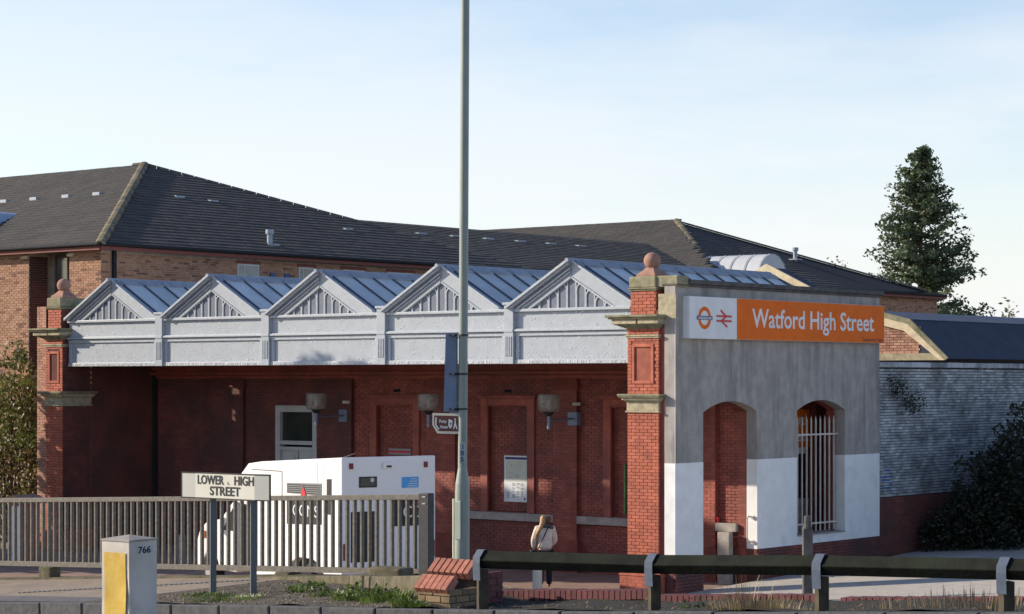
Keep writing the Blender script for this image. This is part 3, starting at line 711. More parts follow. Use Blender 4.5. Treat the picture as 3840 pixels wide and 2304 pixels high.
# ------------------------------------------------------------------ station sign
sg = thing('station_sign', 'long orange and white station name sign on the grey side wall', 'sign', .45, .34, 5.74)
part('sign_case', MB().box(.415, .60, .34, 9.05, 5.75, 6.70), M['sign_white'], sg, bevel=.004)
part('white_panel', MB().box(.60, .605, .345, 2.26, 5.755, 6.695), M['sign_white'], sg)
part('orange_panel', MB().box(.60, .605, 2.27, 9.05, 5.755, 6.695), M['orange'], sg)
part('lettering', text_mb('Watford High Street', .62, (0,1,0), (0,0,1), (1,0,0), (.607, 2.92, 6.05), .008, width=5.62), M['sign_white'], sg)
part('small_lettering', text_mb('Temporary Sign', .14, (0,1,0), (0,0,1), (1,0,0), (.607, 7.95, 5.79), .0, width=1.0), M['black'], sg)
def ring(y, z, r0, r1, x, sy=1.0, n=40):
    mb = MB(); vs = []; 
    for i in range(n):
        t = 2*math.pi*i/n
        vs += [(x, y+r0*math.cos(t)*sy, z+r0*math.sin(t)), (x, y+r1*math.cos(t)*sy, z+r1*math.sin(t))]
    mb.add(vs, [(2*i, 2*i+1, (2*i+3) % (2*n), (2*i+2) % (2*n)) for i in range(n)]); return mb
rd = part('roundel', ring(.94, 6.22, .165, .255, .609), M['orange'], sg)
part('roundel_bar', MB().box(.606, .612, .63, 1.25, 6.175, 6.265), M['sign_navy'], rd)
part('roundel_lettering', text_mb('OVERGROUND', .08, (0,1,0), (0,0,1), (1,0,0), (.614, .665, 6.19), .002, width=.55), M['sign_white'], rd)
mb = MB()
xx = .606
for z in (6.275, 6.165): mb.box(xx, xx+.005, 1.42, 2.04, z-.024, z+.024)
def bar(y0, z0, y1, z1, w):
    d = Vector((0, y1-y0, z1-z0)).normalized(); nn = Vector((0, -d.z, d.y))*w/2; a = Vector((xx+.001, y0, z0)); b = Vector((xx+.001, y1, z1))
    mb.prism([a-nn, b-nn, b+nn, a+nn], (.005, 0, 0))
bar(1.58, 6.41, 1.82, 6.275, .05); bar(1.82, 6.275, 1.62, 6.165, .05); bar(1.62, 6.165, 1.86, 6.03, .05)
part('arrow_symbol', mb, M['sign_red'], sg)

# coffee cup left on the sill
cup = MB().lathe((-.66, WY-.07, 1.42), [(.03,0),(.042,.11),(.046,.115),(.046,.13),(.03,.135)], 16)
solo('paper_cup', cup, M['sign_red'], -.66, WY-.07, 1.42, 'small red and white paper cup on the sill seen through the open arch', 'cup', smooth=40)

# stone post inside the first arch
solo('stone_post', MB().box(-.52, -.2, 3.14, 3.32, 0, 1.22), M['sill'], -.36, 3.23, 0, 'grey square post under the sill inside the open arch', 'post')

# poster
po = thing('station_poster', 'framed map and timetable poster with blue header on the red wall', 'poster', -6.960, 2.95, 1.69)
part('frame', MB().box(-7.350, -6.560, WY+.06, WY+.10, 1.69, 2.88), M['sign_white'], po, bevel=.006)
part('header', MB().box(-7.310, -6.600, WY+.055, WY+.06, 2.78, 2.84), M['sign_navy'], po)
part('map_print', MB().box(-7.290, -6.620, WY+.056, WY+.06, 2.22, 2.76), flat('pale green map', (.66,.68,.56), .6), po)
mb = MB()
for k in range(14):
    for c in range(3):
        if random.random() < .85: mb.box(-7.080+c*.14, -7.080+c*.14+random.uniform(.07,.12), WY+.055, WY+.059, 2.16-k*.028, 2.172-k*.028)
for k in range(6): mb.box(-7.270, -7.270+random.uniform(.08,.14), WY+.055, WY+.059, 1.93-k*.028, 1.94-k*.028)
part('small_print', mb, flat('grey print', (.2,.2,.22), .6), po)
mb = MB()
for k in range(12):
    a = random.uniform(-7.210,-6.760); z = random.uniform(2.3,2.7); mb.box(a, a+random.uniform(.01,.05), WY+.053, WY+.056, z, z+random.uniform(.008,.03))
part('map_detail', mb, flat('map grey', (.28,.3,.28), .6), po)
part('logo', ring(0,0,0,1,0) if False else MB().cyl((-6.670, WY+.056, 1.78), (-6.670, WY+.053, 1.78), .028, .028, 16), M['sign_navy'], po)
# small orange notice by the near niche and a green noticeboard edge
q = thing('green_notice_board', 'narrow green and black notice board beside the near brick pillar', 'notice board', -3.410, 2.9, 1.5)
part('board', MB().box(-3.480, -2.760, WY+.05, WY+.1, 1.5, 2.75), M['black'], q); part('board_edge', MB().box(-3.510, -3.480, WY+.04, WY+.1, 1.5, 2.75), flat('green edge', (.1,.3,.05), .5), q)
q = thing('red_notice', 'small red and white notice in the niche above the van', 'notice', -11.160, 3.0, 2.9)
part('board', MB().box(-11.360, -10.560, WY+.06, WY+.1, 2.82, 2.98), flat('grey board', (.3,.32,.33), .5), q); part('red_stripe', MB().box(-11.340, -10.580, WY+.05, WY+.06, 2.87, 2.93), M['sign_red'], q)

# wall lanterns
def lantern(x, lbl):
    t = thing('wall_lantern', lbl, 'lamp', x, 1.9, 3.6, 'smoky drum lanterns on the porch wall')
    part('drum_shade', MB().lathe((x, 1.9, 4.04), [(.22,0),(.265,.03),(.28,.12),(.285,.36),(.27,.42),(.2,.44)], 28), M['smoke'], t, smooth=50)
    part('bulb', MB().lathe((x, 1.9, 4.10), [(.03,0),(.05,.05),(.05,.18),(.02,.22)], 12), M['cream_metal'], t, smooth=50)
    part('holder', MB().lathe((x, 1.9, 3.93), [(.05,0),(.12,.07),(.14,.105)], 16), M['galv_dark'], t, smooth=40)
    part('stem', MB().cyl((x, 1.9, 3.62), (x, 1.9, 3.95), .045, .045, 14), M['bluegrey'], t, smooth=40)
    part('arm', MB().cyl((x, 1.9, 3.85), (x+SH, WY-.1, 3.85), .025, .025, 8), M['bluegrey'], t, smooth=40)
    part('wall_box', MB().box(x-.14+SH, x+.16+SH, WY-.16, WY, 3.68, 4.02), M['bluegrey'], t, bevel=.01)
    part('small_lamp', MB().cyl((x+.05+SH, WY-.2, 4.22), (x+.22+SH, WY-.1, 4.22), .045, .045, 10), M['white_plastic'], t, smooth=40)
lantern(-12.5, 'smoky drum wall lantern beside the pale door, furthest from the orange sign')
lantern(-8.52, 'smoky drum wall lantern half hidden behind the tall lamppost')
lantern(-4.62, 'smoky drum wall lantern above the poster, nearest the orange sign')

# ------------------------------------------------------------------ white painted brick wall on the right, and the building on it
pw = thing('painted_brick_wall', 'long grey-white painted brick wall right of the orange sign', 'wall', .3, 14, 0)
part('wall_core', MB().box(-.1, .335, 9.16, 34, -.2, 5.14), M['white_mortar'], pw)
bricks_side('brick', 9.17, 24, 1.82, 5.14, .35, M['white_wall'], pw, cap=300, proud=.012, bh=.058, j=.017)
bricks_side('brick', 9.17, 22, .15, 1.80, .35, M['soot_shade_brick'], pw, cap=0, proud=.010)
fr_ = []; y = 9.17
while y < 25: fr_.append((Vector((.17, y+.45, 5.215)), (YA, -XA, ZA), (.885, .5, .135))); y += .9
pieces('coping_stone', fr_, M['white_wall'], pw)
part('blue_graffiti', (lambda m: [m.box(.358, .364, 9.25+random.uniform(0,.55), 9.25+.62+random.uniform(-.1,.1), z, z+.03) for z in [1.95+.09*k for k in range(8)]] and m)(MB()), flat('blue spray', (.03,.12,.42), .7), pw)
pb = thing('platform_building', 'dark felt mansard roof with cream gable edge above the painted brick wall', 'building', -2, 14, 5)
GY = 13.4
prof = [(-5.2,5.36),(-4.1,6.48),(-3.0,6.66),(-2.0,6.70),(-1.03,6.46),(.12,5.40)]
mb = MB().prism([(x, GY, z) for x, z in prof[::-1]] , (0, 26, 0)); part('roof', mb, [M['slate_blue']], pb)
mb = MB()
for (a, b) in zip(prof[:-1], prof[1:]):
    dx, dz = b[0]-a[0], b[1]-a[1]
    if b[0] < .12: mb.prism([(a[0],GY-.03,a[1]+.012),(b[0],GY-.03,b[1]+.012),(b[0],GY-.03,b[1]+.03),(a[0],GY-.03,a[1]+.03)][::-1], (0,26,0))
part('roof_felt', mb, M['felt_top'], pb)
def edge_band(o0, o1, y0, y1, m, nm):
    mb = MB(); P = prof[2:]
    N = []
    for i in range(len(P)):
        a = P[max(0, i-1)]; b = P[min(len(P)-1, i+1)]; d = Vector((b[0]-a[0], b[1]-a[1])).normalized(); N.append(Vector((-d.y, d.x)))
    for i in range(len(P)-1):
        a, b, na_, nb_ = Vector(P[i]), Vector(P[i+1]), N[i], N[i+1]
        q = [a-na_*o0, b-nb_*o0, b-nb_*o1, a-na_*o1]
        mb.prism([(p.x, y0, max(p.y, 5.36)) for p in q][::-1], (0, y1-y0, 0))
    part(nm, mb, m, pb)
edge_band(-.03, .12, GY-.10, GY-.03, M['stone'], 'verge_coping')
edge_band(.12, .34, GY-.09, GY-.02, M['cream'], 'cream_verge_board')
bricks_front('brick', -2.8, -.75, 5.55, 6.3, GY-.01, M['bare_brick'], pb, cap=60)
part('flint_band', MB().box(-3.2, -.1, GY-.05, GY, 5.36, 5.55), M['stone_pale'], pb)

# ------------------------------------------------------------------ apartment block
XC, YC = -22.08, 2.68
AP = thing('apartment_block', 'brown brick apartment block with large dark tiled hipped roofs behind the station', 'building', XC, YC, -1)
EZ = 8.80
def quad(mb, pts): return mb.add(pts, [tuple(range(len(pts)))])
# walls
fl, fr2 = -25.44, -23.53
mb = MB().box(-48, fl, YC, YC+.5, -1, 8.72).box(fr2, XC-.006, YC, YC+.5, -1, 8.72)
mb.box(XC-.5, XC, YC+.008, 54, -1, 8.72)
mb.box(fl-.3, fl-.002, YC+.5, YC+1.0, -1, 8.72).box(fr2+.002, fr2+.3, YC+.5, YC+1.0, -1, 8.72).box(fl, fr2, YC+.72, YC+1.0, -1, 8.72)
aw = part('wall', mb, M['apt_mortar'], AP)
bricks_front('brick', -33, XC, 3.5, 8.62, YC-.006, M['apt_brick'], aw, [(fl, fr2, -5, 9)], 300)
wins = [(8.22, 9.17), (10.95, 11.66), (13.06, 14.1), (15.24, 16.6), (17.6, 18.7), (21, 22)]
bricks_side('brick', YC+.02, 26, 5.6, 8.62, XC+.006, M['apt_brick'], aw, [(a, b, 6.9, 8.5) for a, b in wins], 300)
bricks_side('brick', 47, 54, 7.2, 8.8, XC+.006, M['apt_brick'], aw, cap=0)
bricks_side('brick', YC+.02, YC+.7, 5.0, 8.62, fl+.03, M['soot_shade_brick'], aw, cap=60)
part('string_course', MB().box(-33, fl, YC-.05, YC, 8.62, 8.70).box(fr2, XC+.03, YC-.05, YC, 8.62, 8.70), M['bare_brick'], AP)
part('lintel_block', MB().box(fl-.28, fl, YC-.07, YC, 8.53, 8.62), M['cream'], AP); part('lintel_block', MB().box(fr2-.05, fr2+.22, YC-.07, YC, 8.53, 8.62), M['cream'], AP)
wf = MB().box(-24.98, -24.92, YC+.62, YC+.70, 5, 8.62).box(fr2-.06, fr2, YC+.62, YC+.70, 5, 8.62).box(-24.92, fr2-.06, YC+.62, YC+.70, 8.55, 8.62).box(-24.4, -24.34, YC+.62, YC+.70, 5, 8.55)
w = part('window', wf, M['win_frame'], AP); part('pane', MB().box(-24.92, fr2-.06, YC+.65, YC+.67, 5, 8.55), M['win_glass'], w)
for a, b in wins:
    mb = MB().box(XC-.02, XC+.03, a-.06, b+.06, 8.50, 8.60); part('lintel', mb, M['soffit'], AP)
    mb = MB().box(XC+.001, XC+.02, a, a+.05, 6.9, 8.5).box(XC+.001, XC+.02, b-.05, b, 6.9, 8.5).box(XC+.001, XC+.02, a+.05, b-.05, 8.44, 8.5).box(XC+.001, XC+.02, a+.05+(b-a)*.22, a+.09+(b-a)*.22, 6.9, 8.44)
    w = part('window', mb, M['win_white'], AP); part('pane', MB().box(XC+.002, XC+.01, a+.05, b-.05, 6.9, 8.44), M['win_glass'], w)
for yy in (9.65, 10.3): part('blue_vent', MB().box(XC+.01, XC+.05, yy, yy+.22, 8.02, 8.26), flat('blue plate', (.04,.09,.22), .5), AP)
part('downpipe', MB().box(XC+.02, XC+.12, 3.06, 3.17, 5, 8.7), M['gutter'], AP)
# eaves
part('fascia_board', MB().box(-48, XC+.30, YC-.34, YC-.30, 8.66, 8.84).box(-48, XC+.3, YC-.3, YC, 8.70, 8.72), M['soffit'], AP)
part('fascia_board', MB().box(XC+.30, XC+.34, YC-.3, 54.2, 8.66, 8.84).box(XC, XC+.3, YC-.3, 54.2, 8.70, 8.72), M['soffit'], AP)
part('gutter', MB().cyl((-48, YC-.40, 8.83), (XC+.4, YC-.40, 8.83), .06, .06, 8).cyl((XC+.40, YC-.4, 8.83), (XC+.40, 54.2, 8.83), .06, .06, 8), M['gutter'], AP, smooth=50)
# roofs
e_ = .4
C0 = Vector((XC+e_, YC-e_, EZ)); PA = Vector((XC-9.4, YC+10, 12.50)); C1 = Vector((XC+e_, YC+20+e_, EZ)); L0 = Vector((-60, YC-e_, EZ)); LR = Vector((-60, YC+10, 12.50))
RB = XC-7; BZ = 10.88
yb0 = 0
# where the low ridge meets the hip face: plane through C0, PA, C1
t_ = (BZ-EZ)/(PA.z-EZ); 
hipx = C1.x + (PA.x-C1.x)*t_; hipy = C1.y + (PA.y-C1.y)*t_
B0 = Vector((RB, YC+14.0, BZ)); B1 = Vector((RB, 47.0, BZ)); PC = Vector((XC-8, 43.9, 12.15)); CE = Vector((XC+e_, 52.3, 8.96)); CF = Vector((XC+e_, 35.0, EZ))
def plane_tiles(poly, e, nm, cap, lab=None):
    """poly in 3D; e unit vector along the eaves; courses climb the slope"""
    p0 = poly[0]; e = e.normalized()
    nrm = Vector((0,0,0))
    for i in range(1, len(poly)-1): nrm += (poly[i]-p0).cross(poly[i+1]-p0)
    nrm.normalize()
    if nrm.z < 0: nrm = -nrm
    g = nrm.cross(e)
    if g.z < 0: g = -g
    mb = MB(); mb.add([p - nrm*.03 for p in poly], [tuple(range(len(poly)))])
    rf = part(nm, mb, M['tile_under'], AP, label=lab)
    P2 = [((p-p0).dot(e), (p-p0).dot(g)) for p in poly]
    def inside(s, t):
        c = False; n = len(P2)
        for i in range(n):
            (a, b), (c1, d) = P2[i], P2[(i+1) % n]
            if (b > t) != (d > t) and s < (c1-a)*(t-b)/(d-b)+a: c = not c
        return c
    s0 = min(p[0] for p in P2); s1 = max(p[0] for p in P2); t1 = max(p[1] for p in P2)
    fs = []; t = .0; k = 0; gauge, wd = .345, .33
    tilt = .075
    e3 = e if (e.cross(g)).dot(nrm) > 0 else -e
    g2 = (g - nrm*tilt).normalized(); n2 = e3.cross(g2).normalized()
    while t < t1:
        s = s0 + (wd/2 if k % 2 else 0)
        while s < s1:
            if inside(s, t+gauge*.5):
                c = p0 + e*s + g*(t+gauge*.55) + nrm*(.018+random.uniform(-.003,.003))
                fs.append((c, (e3, -n2, g2), (wd-.008, .07, gauge*1.08)))
            s += wd
        t += gauge; k += 1
    # keep only what the street can see
    pieces('roof_tile', fs, M['tile'], rf, cap)
    return rf, nrm
a_lim = Vector((-34, YC-e_, EZ)); r_lim = Vector((-44, YC+10, 12.5))
ra, na = plane_tiles([Vector((-40, YC-e_, EZ)), C0, PA, Vector((-48, YC+10, 12.5))], XA, 'front_roof_slope', 300, 'sunlit left roof slope')
rb, nb = plane_tiles([C0, C1, PA], YA, 'hip_roof_slope', 200)
rc, nc = plane_tiles([Vector((XC+e_, YC+16, EZ)), Vector((XC+e_, 35.2, EZ)), Vector((RB, 40.6, BZ)), B0], YA, 'wing_roof_slope', 200)
rd_, nd = plane_tiles([CF, CE, PC], YA, 'far_hip_slope', 0)
re_, ne = plane_tiles([Vector((-60, 34.5, EZ)), CF, PC, Vector((-60, 43.9, 12.15))], XA, 'far_front_slope', 0)
for pts in ([Vector((-60, YC+10, 12.5)), PA, C1, Vector((-60, YC+20.4, EZ))], [B0, Vector((RB, 40.6, BZ)), Vector((RB-7, 38, EZ)), Vector((RB-7, YC+14, EZ))], [Vector((-60,43.9,12.15)), PC, CE, Vector((-60,52.3,8.96))]):
    part('rear_roof_slope', MB().add(pts, [(0,1,2,3)]), M['tile'], AP)
def ridge(a, b, m, r=.13, cap=60):
    d = (b-a); L = d.length; d.normalize(); side = d.cross(ZA).normalized(); up = side.cross(d)
    n = int(L/.45)
    me = None
    for i in range(n):
        c0 = a + d*(i*L/n); c1 = a + d*((i+1)*L/n - .02)
        mb = MB(); vs = []
        for c in (c0, c1):
            for q in range(6):
                t = math.pi*q/5; vs.append(c + side*(r*math.cos(t)) + up*(r*.7*math.sin(t) - .02))
        mb.add(vs, [(q, q+1, q+7, q+6) for q in range(5)] + [(0,1,2,3,4,5), (11,10,9,8,7,6)])
        part('ridge_tile', mb, m, AP)
ridge(Vector((-32, YC+10, 12.55)), PA+Vector((0,0,.05)), M['ridge2']); ridge(C0+Vector((0,0,.03)), PA+Vector((0,0,.05)), M['ridge'], .17)
ridge(PA+Vector((0,0,.04)), PA+(C1-PA)*.62+Vector((0,0,.04)), M['ridge2']); ridge(B0, Vector((RB, 40.4, BZ)), M['ridge2'], .1)
ridge(CF+(PC-CF)*.5+Vector((0,0,.03)), PC+Vector((0,0,.05)), M['ridge'], .2); ridge(PC+Vector((0,0,.04)), CE+Vector((0,0,.04)), M['ridge2'], .1)
ridge(Vector((-38,43.9,12.2)), PC+Vector((0,0,.05)), M['ridge2'], .12)
# roof furniture
def on_roof(p0, e, nrm, s, t):
    g = nrm.cross(e); g = g if g.z > 0 else -g
    return p0 + e*s + g*t + nrm*.03
for k in range(4):
    x = (-34.07, -32.43, -30.72, -29.12)[k]; z = 11.05; y = 8.6
    part('roof_vent', MB().box(x-.18, x+.18, y-.16, y+.10, z-.02, z+.09), M['pvc'], AP, bevel=.01)
def slope_x(z, pt0=(XC+e_, EZ), k=(12.5-EZ)/(9.8)): return pt0[0] - (z-pt0[1])/k
for y, z in ((10.7,11.0),(12.1,10.93),(16.5,10.1)):
    x = slope_x(z); part('pale_tile', MB().box(x-.12, x+.10, y-.2, y+.2, z, z+.08), M['pvc'], AP)
for k in range(7):
    y = 20.7 + k*2.0; z = 10.33; x = XC+e_-(z-EZ)/(BZ-EZ)*(7+e_)
    part('ridge_vent', MB().box(x-.1, x+.1, y-.26, y+.26, z, z+.09), M['pvc'], AP)
def stack(x, y, z, h, r=.06):
    mb = MB().cyl((x,y,z-.1),(x,y,z+h), r, r, 12).cyl((x,y,z+h*.72),(x,y,z+h*1.0), r*1.5, r*1.5, 12); s_ = part('soil_pipe', mb, M['pvc'], AP, smooth=50)
    part('flashing', MB().box(x-.22, x+.22, y-.25, y+.25, z-.03, z+.03), M['lead'], s_)
stack(-22.78, 10.35, 9.21, .5, .09)
stack(XC-3.2, 46.5, 10.35, .55, .1)
part('vent_cowl', MB().sphere((-24.8, 20.44, 9.80), .12, 14), M['cream_metal'], AP, smooth=60)
# barrel dormers
def barrel(y, z, r, xa, xb, lab):
    mb = MB(); n = 18; k = 7; vs = []; fs = []
    for i in range(k+1):
        x = xa + (xb-xa)*i/k
        for q in range(n+1):
            t = math.pi*q/n; vs.append((x, y - r*math.cos(t), z + r*math.sin(t)))
    for i in range(k):
        for q in range(n): fs.append((i*(n+1)+q, i*(n+1)+q+1, (i+1)*(n+1)+q+1, (i+1)*(n+1)+q))
    fs.append(tuple(k*(n+1)+q for q in range(n+1)))
    mb.add(vs, fs); d = part('barrel_dormer', mb, flat('pale sheet metal', (.56,.58,.60), .45), AP, smooth=50, label=lab)
    for i in range(1, k+1):
        x = xa + (xb-xa)*i/k; mb = MB()
        for q in range(n):
            t0, t1 = math.pi*q/n, math.pi*(q+1)/n; R_ = r+.035
            mb.add([(x-.03,y-R_*math.cos(t0),z+R_*math.sin(t0)),(x+.03,y-R_*math.cos(t0),z+R_*math.sin(t0)),(x+.03,y-R_*math.cos(t1),z+R_*math.sin(t1)),(x-.03,y-R_*math.cos(t1),z+R_*math.sin(t1))], [(0,1,2,3)])
        part('standing_seam', mb, M['lead'], d)
barrel(38.6, 9.0, 1.12, XC-4.6, XC+.6, 'curved pale metal dormer on the far roof slope')
def barrel_y(x, z, r, ya, yb):
    mb = MB(); n = 16; vs = []
    for yy in (ya, yb):
        for q in range(n+1):
            t = math.pi*q/n; vs.append((x - r*math.cos(t), yy, z + r*math.sin(t)))
    mb.add(vs, [(q+1, q, n+1+q, n+2+q) for q in range(n)] + [tuple(range(n+1))])
    part('barrel_dormer', mb, flat('blue grey sheet metal', (.36,.44,.54), .45), AP, smooth=50, label='curved blue grey dormer at the left edge of the roof')
barrel_y(-31.35, 9.25, 1.2, YC+.3, YC+4.6)

# ------------------------------------------------------------------ foliage
def leaves(mb, c, r, n, s, sq=1.0):
    for _ in range(n):
        while True:
            p = Vector((random.uniform(-1,1), random.uniform(-1,1), random.uniform(-1,1)))
            if p.length < 1: break
        p = Vector((p.x*r, p.y*r, p.z*r*sq)) + c
        a = Vector((random.gauss(0,1), random.gauss(0,1), random.gauss(0,.8))).normalized(); b = a.orthogonal().normalized()
        b = (b*math.cos(random.random()*6.28) + a.cross(b)*math.sin(random.random()*6.28)).normalized()
        l = s*random.uniform(.6,1.3); w = l*.5
        mb.add([p-a*l*.5, p+b*w*.5+a*.05*l, p+a*l*.5, p-b*w*.5+a*.05*l], [(0,1,2,3)])
def limb(mb, a, b, r0, r1, k=3):
    pts = [a + (b-a)*i/k + Vector((random.gauss(0,.03), random.gauss(0,.03), random.gauss(0,.03)))*(b-a).length*(0 if i in (0,k) else 1) for i in range(k+1)]
    for i in range(k): mb.cyl(pts[i], pts[i+1], r0+(r1-r0)*i/k, r0+(r1-r0)*(i+1)/k, 6, cap=False)
def conifer_like(X, Y, zt, prof, lbl, mat_, cnt, dens, s, base=0):
    t = wthing('tree', lbl, 'tree', X, Y, base)
    tr = MB(); lf = MB(); top = zt-base
    tr.cyl((0,0,0),(0,0,top*.5), .28, .17, 10, cap=False); tr.cyl((0,0,top*.5),(0.1,0,top*.97), .17, .02, 8, cap=False)
    for i in range(cnt):
        u = random.random()**.8; h = top*(.25+.74*(u)); f = (h/top)
        rad = prof(f)*random.choice([random.uniform(.4, 1.0), random.uniform(.75, 1.1)]); az = random.random()*6.283
        e = Vector((math.cos(az)*rad, math.sin(az)*rad, rad*random.uniform(.0,.45)))
        a = Vector((0,0,max(h-.3*rad,.5))); b = a+e
        limb(tr, a, b, .035+.05*(1-f), .012)
        for q in (.35, .6, .8, 1.0):
            c = a + e*q; rr = (.26+.40*(1-f))*random.uniform(.6,1.1)
            leaves(lf, c, rr, int(dens*rr*rr*(1.0 if q < 1 else .8)), s, .75)
    part('trunk', tr, M['bark'], t); part('crown', lf, mat_, t)
def pf(f):
    pts = [(.25,4.6),(.38,5.0),(.48,4.4),(.55,3.3),(.66,3.0),(.78,2.3),(.88,1.5),(.95,.9),(1.0,.35)]
    for (a,b),(c,d) in zip(pts[:-1], pts[1:]):
        if a <= f <= c: return b+(d-b)*(f-a)/(c-a)
    return .2
TY = 122.; sT = 5380/TY
conifer_like((2222-1236.5)/sT, TY, 4.8+(920-352)/sT, pf, 'tall dark green tapering tree behind the right end of the roofs', M['leaf_dark'], 400, 190, .25)
def thin_tree(px, py, wpx, Y, lbl, n):
    s = 5380/Y; X = (px-1236.5)/s; top = 4.8+(920-py)/s; t = wthing('tree', lbl, 'tree', X, Y, 0)
    tr = MB(); lf = MB(); w = wpx/s
    tr.cyl((0,0,0),(0,0,top*.7), .14, .08, 8, cap=False)
    for i in range(n):
        az = random.random()*6.28; rad = w*.5*random.random()**.6; h = top*(.62) + (top*.38)*random.random()*(1-.55*(rad/(w*.5)))
        b = Vector((math.cos(az)*rad, math.sin(az)*rad, h)); a = Vector((0,0,top*.55+random.random()*top*.1)); limb(tr, a, b, .03, .006)
        for q in (.7, .85, 1): leaves(lf, a+(b-a)*q, .35, 9, .22)
    part('trunk', tr, M['bark'], t); part('crown', lf, M['leaf_thin'], t)
thin_tree(2015, 585, 110, 118, 'thin sparse tree poking above the roof left of the tall tree', 60)
thin_tree(2440, 715, 130, 105, 'sparse pale tree behind the roof at the far right edge', 70)
# hedge / bush at the left
def bush(name, lbl, cat, x, y, dims, n, s, mats_, hollow=.0, base=0, flat_=False):
    t = thing(name, lbl, cat, x, y, base); st = MB()
    L, D, H = dims; lfs = [MB() for _ in mats_]
    for i in range(n):
        px_, py_ = random.uniform(-1,1), random.uniform(-1,1); top = H*(1-.35*px_*px_-.2*py_*py_)*random.uniform(.75,1.0) if not flat_ else H*(1-.06*px_*px_)*random.uniform(.93,1.0)
        z = top*random.random()**.6; c = Vector((x+px_*L/2, y+py_*D/2, base+z))
        mi = 0 if len(mats_) == 1 else (1 if (z < H*.45 and random.random() < .65) or random.random() < .12 else 0)
        leaves(lfs[mi], c, random.uniform(.18,.36), 26, s, .9)
        if i % 12 == 0: limb(st, Vector((x+px_*.2, y+py_*.2, base)), c, .03, .008)
    part('stem', st, M['bark'], t)
    for m_, l_ in zip(mats_, lfs): part('leaves', l_, m_, t)
bush('ivy_bush', 'tall sunlit leafy bush beside the far left pillar', 'bush', -24.3, 1.2, (3.9, 1.3, 6.3), 620, .13, [M['leaf_hedge'], M['leaf_brown']])
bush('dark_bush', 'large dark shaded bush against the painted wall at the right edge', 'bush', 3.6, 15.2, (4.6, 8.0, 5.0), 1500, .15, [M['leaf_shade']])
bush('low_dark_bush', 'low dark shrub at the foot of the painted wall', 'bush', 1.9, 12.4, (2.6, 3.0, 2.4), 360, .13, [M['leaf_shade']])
for yy, hh, nn_, lb in ((-3.3, 6.6, 620, 'shortest of four unseen shade trees added in a row left of the far pillar'), (-4.9, 8.6, 820, 'second shortest of four unseen shade trees added in a row left of the far pillar'),
                        (-6.5, 10.5, 1000, 'second tallest of four unseen shade trees added in a row left of the far pillar'), (-8.1, 12.2, 1250, 'tallest of four unseen shade trees added in a row left of the far pillar')):
    bush('shade_tree', lb, 'tree', -24.2, yy, (3.6, 1.9, hh), nn_, .34, [M['leaf_hedge']], flat_=True)  # unseen trees added left of view, flat tops set to shade the porch wall
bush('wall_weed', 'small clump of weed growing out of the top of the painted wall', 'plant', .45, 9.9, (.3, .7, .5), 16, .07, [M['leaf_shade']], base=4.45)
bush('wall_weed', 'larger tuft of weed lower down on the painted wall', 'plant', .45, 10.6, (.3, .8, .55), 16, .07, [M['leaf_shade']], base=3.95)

# ------------------------------------------------------------------ lamppost with signs
LPX, LPY = 12.12, -21.07
lz = street_z(LPX, LPY)
lp = thing('lamppost', 'very tall grey-green lamppost in the middle, number 105', 'lamppost', LPX, LPY, lz)
lean = lambda z: (LPX + .0075*(z-3), LPY)
def P(z): return Vector((lean(z)[0], lean(z)[1], z))
part('base_section', MB().cyl(P(lz-.1), P(3.50), .088, .086, 28), M['post_green'], lp, smooth=50)
part('shoulder', MB().cyl(P(3.50), P(3.60), .086, .082, 28).cyl(P(3.60), P(3.78), .082, .054, 28), M['post_green'], lp, smooth=30)
part('shaft', MB().cyl(P(3.78), P(12.5), .054, .048, 28), M['post_green'], lp, smooth=50)
part('access_door', MB().box(LPX-.035, LPX+.055, LPY-.095, LPY-.075, 2.95, 3.40), M['post_green'], lp, bevel=.006)
part('conduit', MB().cyl((LPX-.105, LPY-.03, 2.55), (LPX-.105, LPY-.03, 3.42), .014, .014, 8), M['cream_metal'], lp, smooth=40)
# column number plate
FXV = Vector((CC, SS, 0)); FNV = Vector((SS, -CC, 0)); cN = P(4.0) + FNV*.058
def face_box(c, w, z0, z1, d0, d1):
    return MB().prism([c-FXV*w/2+FNV*d0+ZA*(z0-c.z), c+FXV*w/2+FNV*d0+ZA*(z0-c.z), c+FXV*w/2+FNV*d0+ZA*(z1-c.z), c-FXV*w/2+FNV*d0+ZA*(z1-c.z)], FNV*(d1-d0))
num = part('number_plate', face_box(cN, .064, 3.845, 4.08, -.02, .003), flat('pale number plate', (.45,.47,.46), .5), lp)
for i, ch in enumerate('105'):
    part('digit', text_mb(ch, .078, FXV, (0,0,1), FNV, cN + FNV*.005 - FXV*(.016 if ch == '1' else .022) + ZA*(4.005-i*.074-cN.z), .002), M['sign_navy'], num)
# back of a tall sign edge on
sb = thing('tall_blue_sign', 'tall narrow blue-grey sign strapped edge-on to the lamppost', 'sign', LPX-.1, LPY, 4.4)
part('sign_plate', MB().add([(LPX-.14,LPY-.17,4.44),(LPX-.045,LPY-.055,4.44),(LPX-.045,LPY-.055,5.36),(LPX-.115,LPY-.16,5.36),(LPX-.14,LPY-.14,4.44),(LPX-.045,LPY-.025,4.44),(LPX-.045,LPY-.025,5.36),(LPX-.115,LPY-.13,5.36)],[(0,1,2,3),(7,6,5,4),(0,4,5,1),(1,5,6,2),(2,6,7,3),(3,7,4,0)]), M['bluegrey'], sb)
for z in (4.47, 4.88, 5.33): part('strap', MB().lathe((LPX+.0075*(z-3), LPY, z-.012), [(.060,0),(.060,.024)], 20).box(LPX-.12, LPX-.03, LPY-.12, LPY-.05, z-.01, z+.01), M['galv_dark'], sb)
